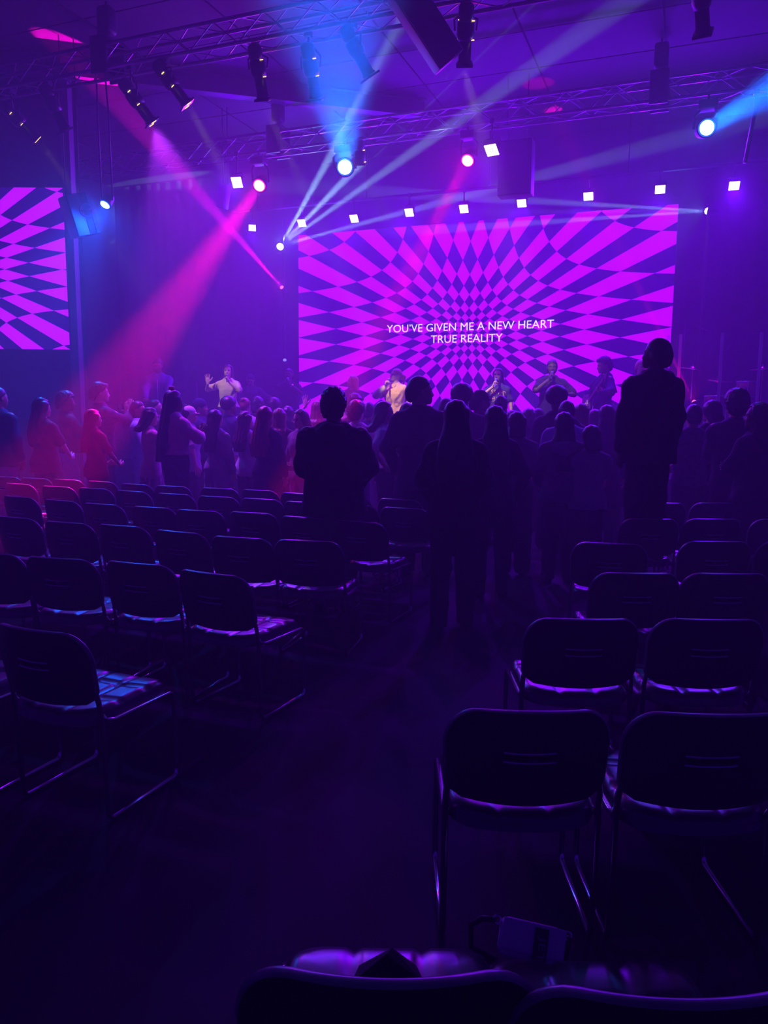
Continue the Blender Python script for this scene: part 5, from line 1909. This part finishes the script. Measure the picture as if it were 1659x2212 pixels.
P(1278, 921, 7.0, 'short girl in a pale T-shirt beside the hooded top', 'f', 'bob', 'black', 'tan', 'lightgrey', 'straight', 'black', ('front', 'front'), 22, 0.36, 0.86, 0.06, vox=0.018)
P(1285, 886, 10.2, 'head with a pale rim of light, low before the bass player', 'f', 'long', 'brown', 'light', 'black', 'straight', 'black', ('down', 'down'), 10, 0.42, 0.9, 0.05)
P(1311, 877, 8.9, 'woman with smooth long hair before the bass player', 'f', 'long', 'black', 'tan', 'black', 'straight', 'black', ('down', 'down'), 18, 1.0, 0.86, 0.06)
P(1356, 885, 9.6, 'dark head almost hidden behind the man standing on a chair', 'm', 'short', 'black', 'tan', 'black', 'straight', 'black', ('down', 'down'), 10, 0.42, 0.9, 0.05)
bm_ = P(1425, 733, 5.95, 'tall dark-clad man standing up on a chair, hood down, head in profile', 'm', 'fade', 'black', 'brown', 'black', 'straight', 'black', ('side', 'side'), 38, 1.0, 0.78, 0.10, bulk=1.08, turn=26, nod=-6, base=0.455, vox=0.0155)
big_ = P(721, 844, 5.95, 'broad man in a black jacket and grey trousers with his back to the seats', 'm', 'tousled', 'black', 'tan', 'black', 'straight', 'grey', ('front', 'front'), 16, 1.0, 0.80, 0.11, bulk=1.24, vox=0.0155)
hood(bm_, 'black')
hood(big_, 'black')
P(1499, 876, 8.3, 'man with short hair in a patterned collared shirt beside the drums', 'm', 'short', 'black', 'tan', 'plaid', 'straight', 'black', ('front', 'front'), 16, 0.40, 0.86, 0.07)
P(1539, 867, 8.5, 'person with a dark bob and pale lace sleeves', 'f', 'bob', 'black', 'light', 'black', 'straight', 'black', ('cross', 'cross'), 22, 0.40, 0.86, 0.06, turn=18)
P(1593, 848, 7.5, 'tall dark figure with a thick flat-topped haircut', 'm', 'curly', 'black', 'tan', 'black', 'straight', 'black', ('down', 'cross'), 14, 1.0, 0.85, 0.07)
lp = P(1640, 873, 6.9, 'woman by the picture edge looking back with a dark hoodie and white cords', 'f', 'shoulder', 'black', 'brown', 'black', 'straight', 'black', ('cross', 'cross'), 55, 1.0, 0.84, 0.09, turn=30)
hood(lp, 'black')
V, Q = lp['topgeo']
bv = BVHTree.FromPolygons([tuple(v) for v in V], [tuple(q) for q in Q])
for s_ in (-1, 1):
    cord = []
    for k in range(7):
        z = 1.43 - 0.045 * k
        h = bv.ray_cast(Vector((s_ * 0.045, 0.9, z)), Vector((0, -1, 0)))
        if h[0] is not None:
            cord.append((s_ * 0.045, h[0].y + 0.005, z))
    if len(cord) > 2:
        accessory(lp, 'hood_cord', MB().tube(cord, 0.006, 6), mat('white_cord', (0.7, 0.7, 0.72), 0.6))

# pale jacket left lying on a seat of the slanted block
jp = at_z(84, 1080, 0.50)
f = Field((-0.22, -0.2, -0.06), (0.22, 0.2, 0.2), 0.014)
f.ell((0, 0, 0.01), (0.15, 0.12, 0.035), 0.03)
f.cap((-0.1, -0.05, 0.03), (0.09, 0.06, 0.05), 0.035, 0.03, 0.03)
f.cap((0.02, -0.1, 0.02), (0.1, -0.02, 0.10), 0.03, 0.028, 0.03)
f.warp(lambda X, Y, Z: 0.006 * np.sin(X * 70 + 40 * Y) * np.sin(Y * 60 + Z * 50))
V, Q = f.surface()
jk = put('jacket', mesh_np('jacket', [(V, Q, 0)], [cloth('white')]))
jk.location = (jp.x, jp.y, 0.495)
tag(jk, 'pale crumpled jacket lying on a chair seat in the red-lit rows', 'jacket')

# ------------------------------------------------------------------ haze: one even layer of theatre fog fills the hall
hz = MB().box(((XL + XR) / 2, (-3.0 + 16.0) / 2, 3.85), (XR - XL - 0.4, 19.0, 7.4)).build('haze', [])
hm = bpy.data.materials.new('theatre_haze')
hm.use_nodes = True
nt = hm.node_tree
nt.nodes.clear()
o_ = nt.nodes.new('ShaderNodeOutputMaterial')
vs_ = nt.nodes.new('ShaderNodeVolumeScatter')
vs_.inputs['Color'].default_value = (1, 1, 1, 1)
vs_.inputs['Density'].default_value = HAZE
vs_.inputs['Anisotropy'].default_value = 0.25
nt.links.new(vs_.outputs[0], o_.inputs['Volume'])
hz.data.materials.append(hm)
hm.cycles.homogeneous_volume = True
tag(hz, 'thin even theatre fog filling the hall', 'haze', kind='stuff')
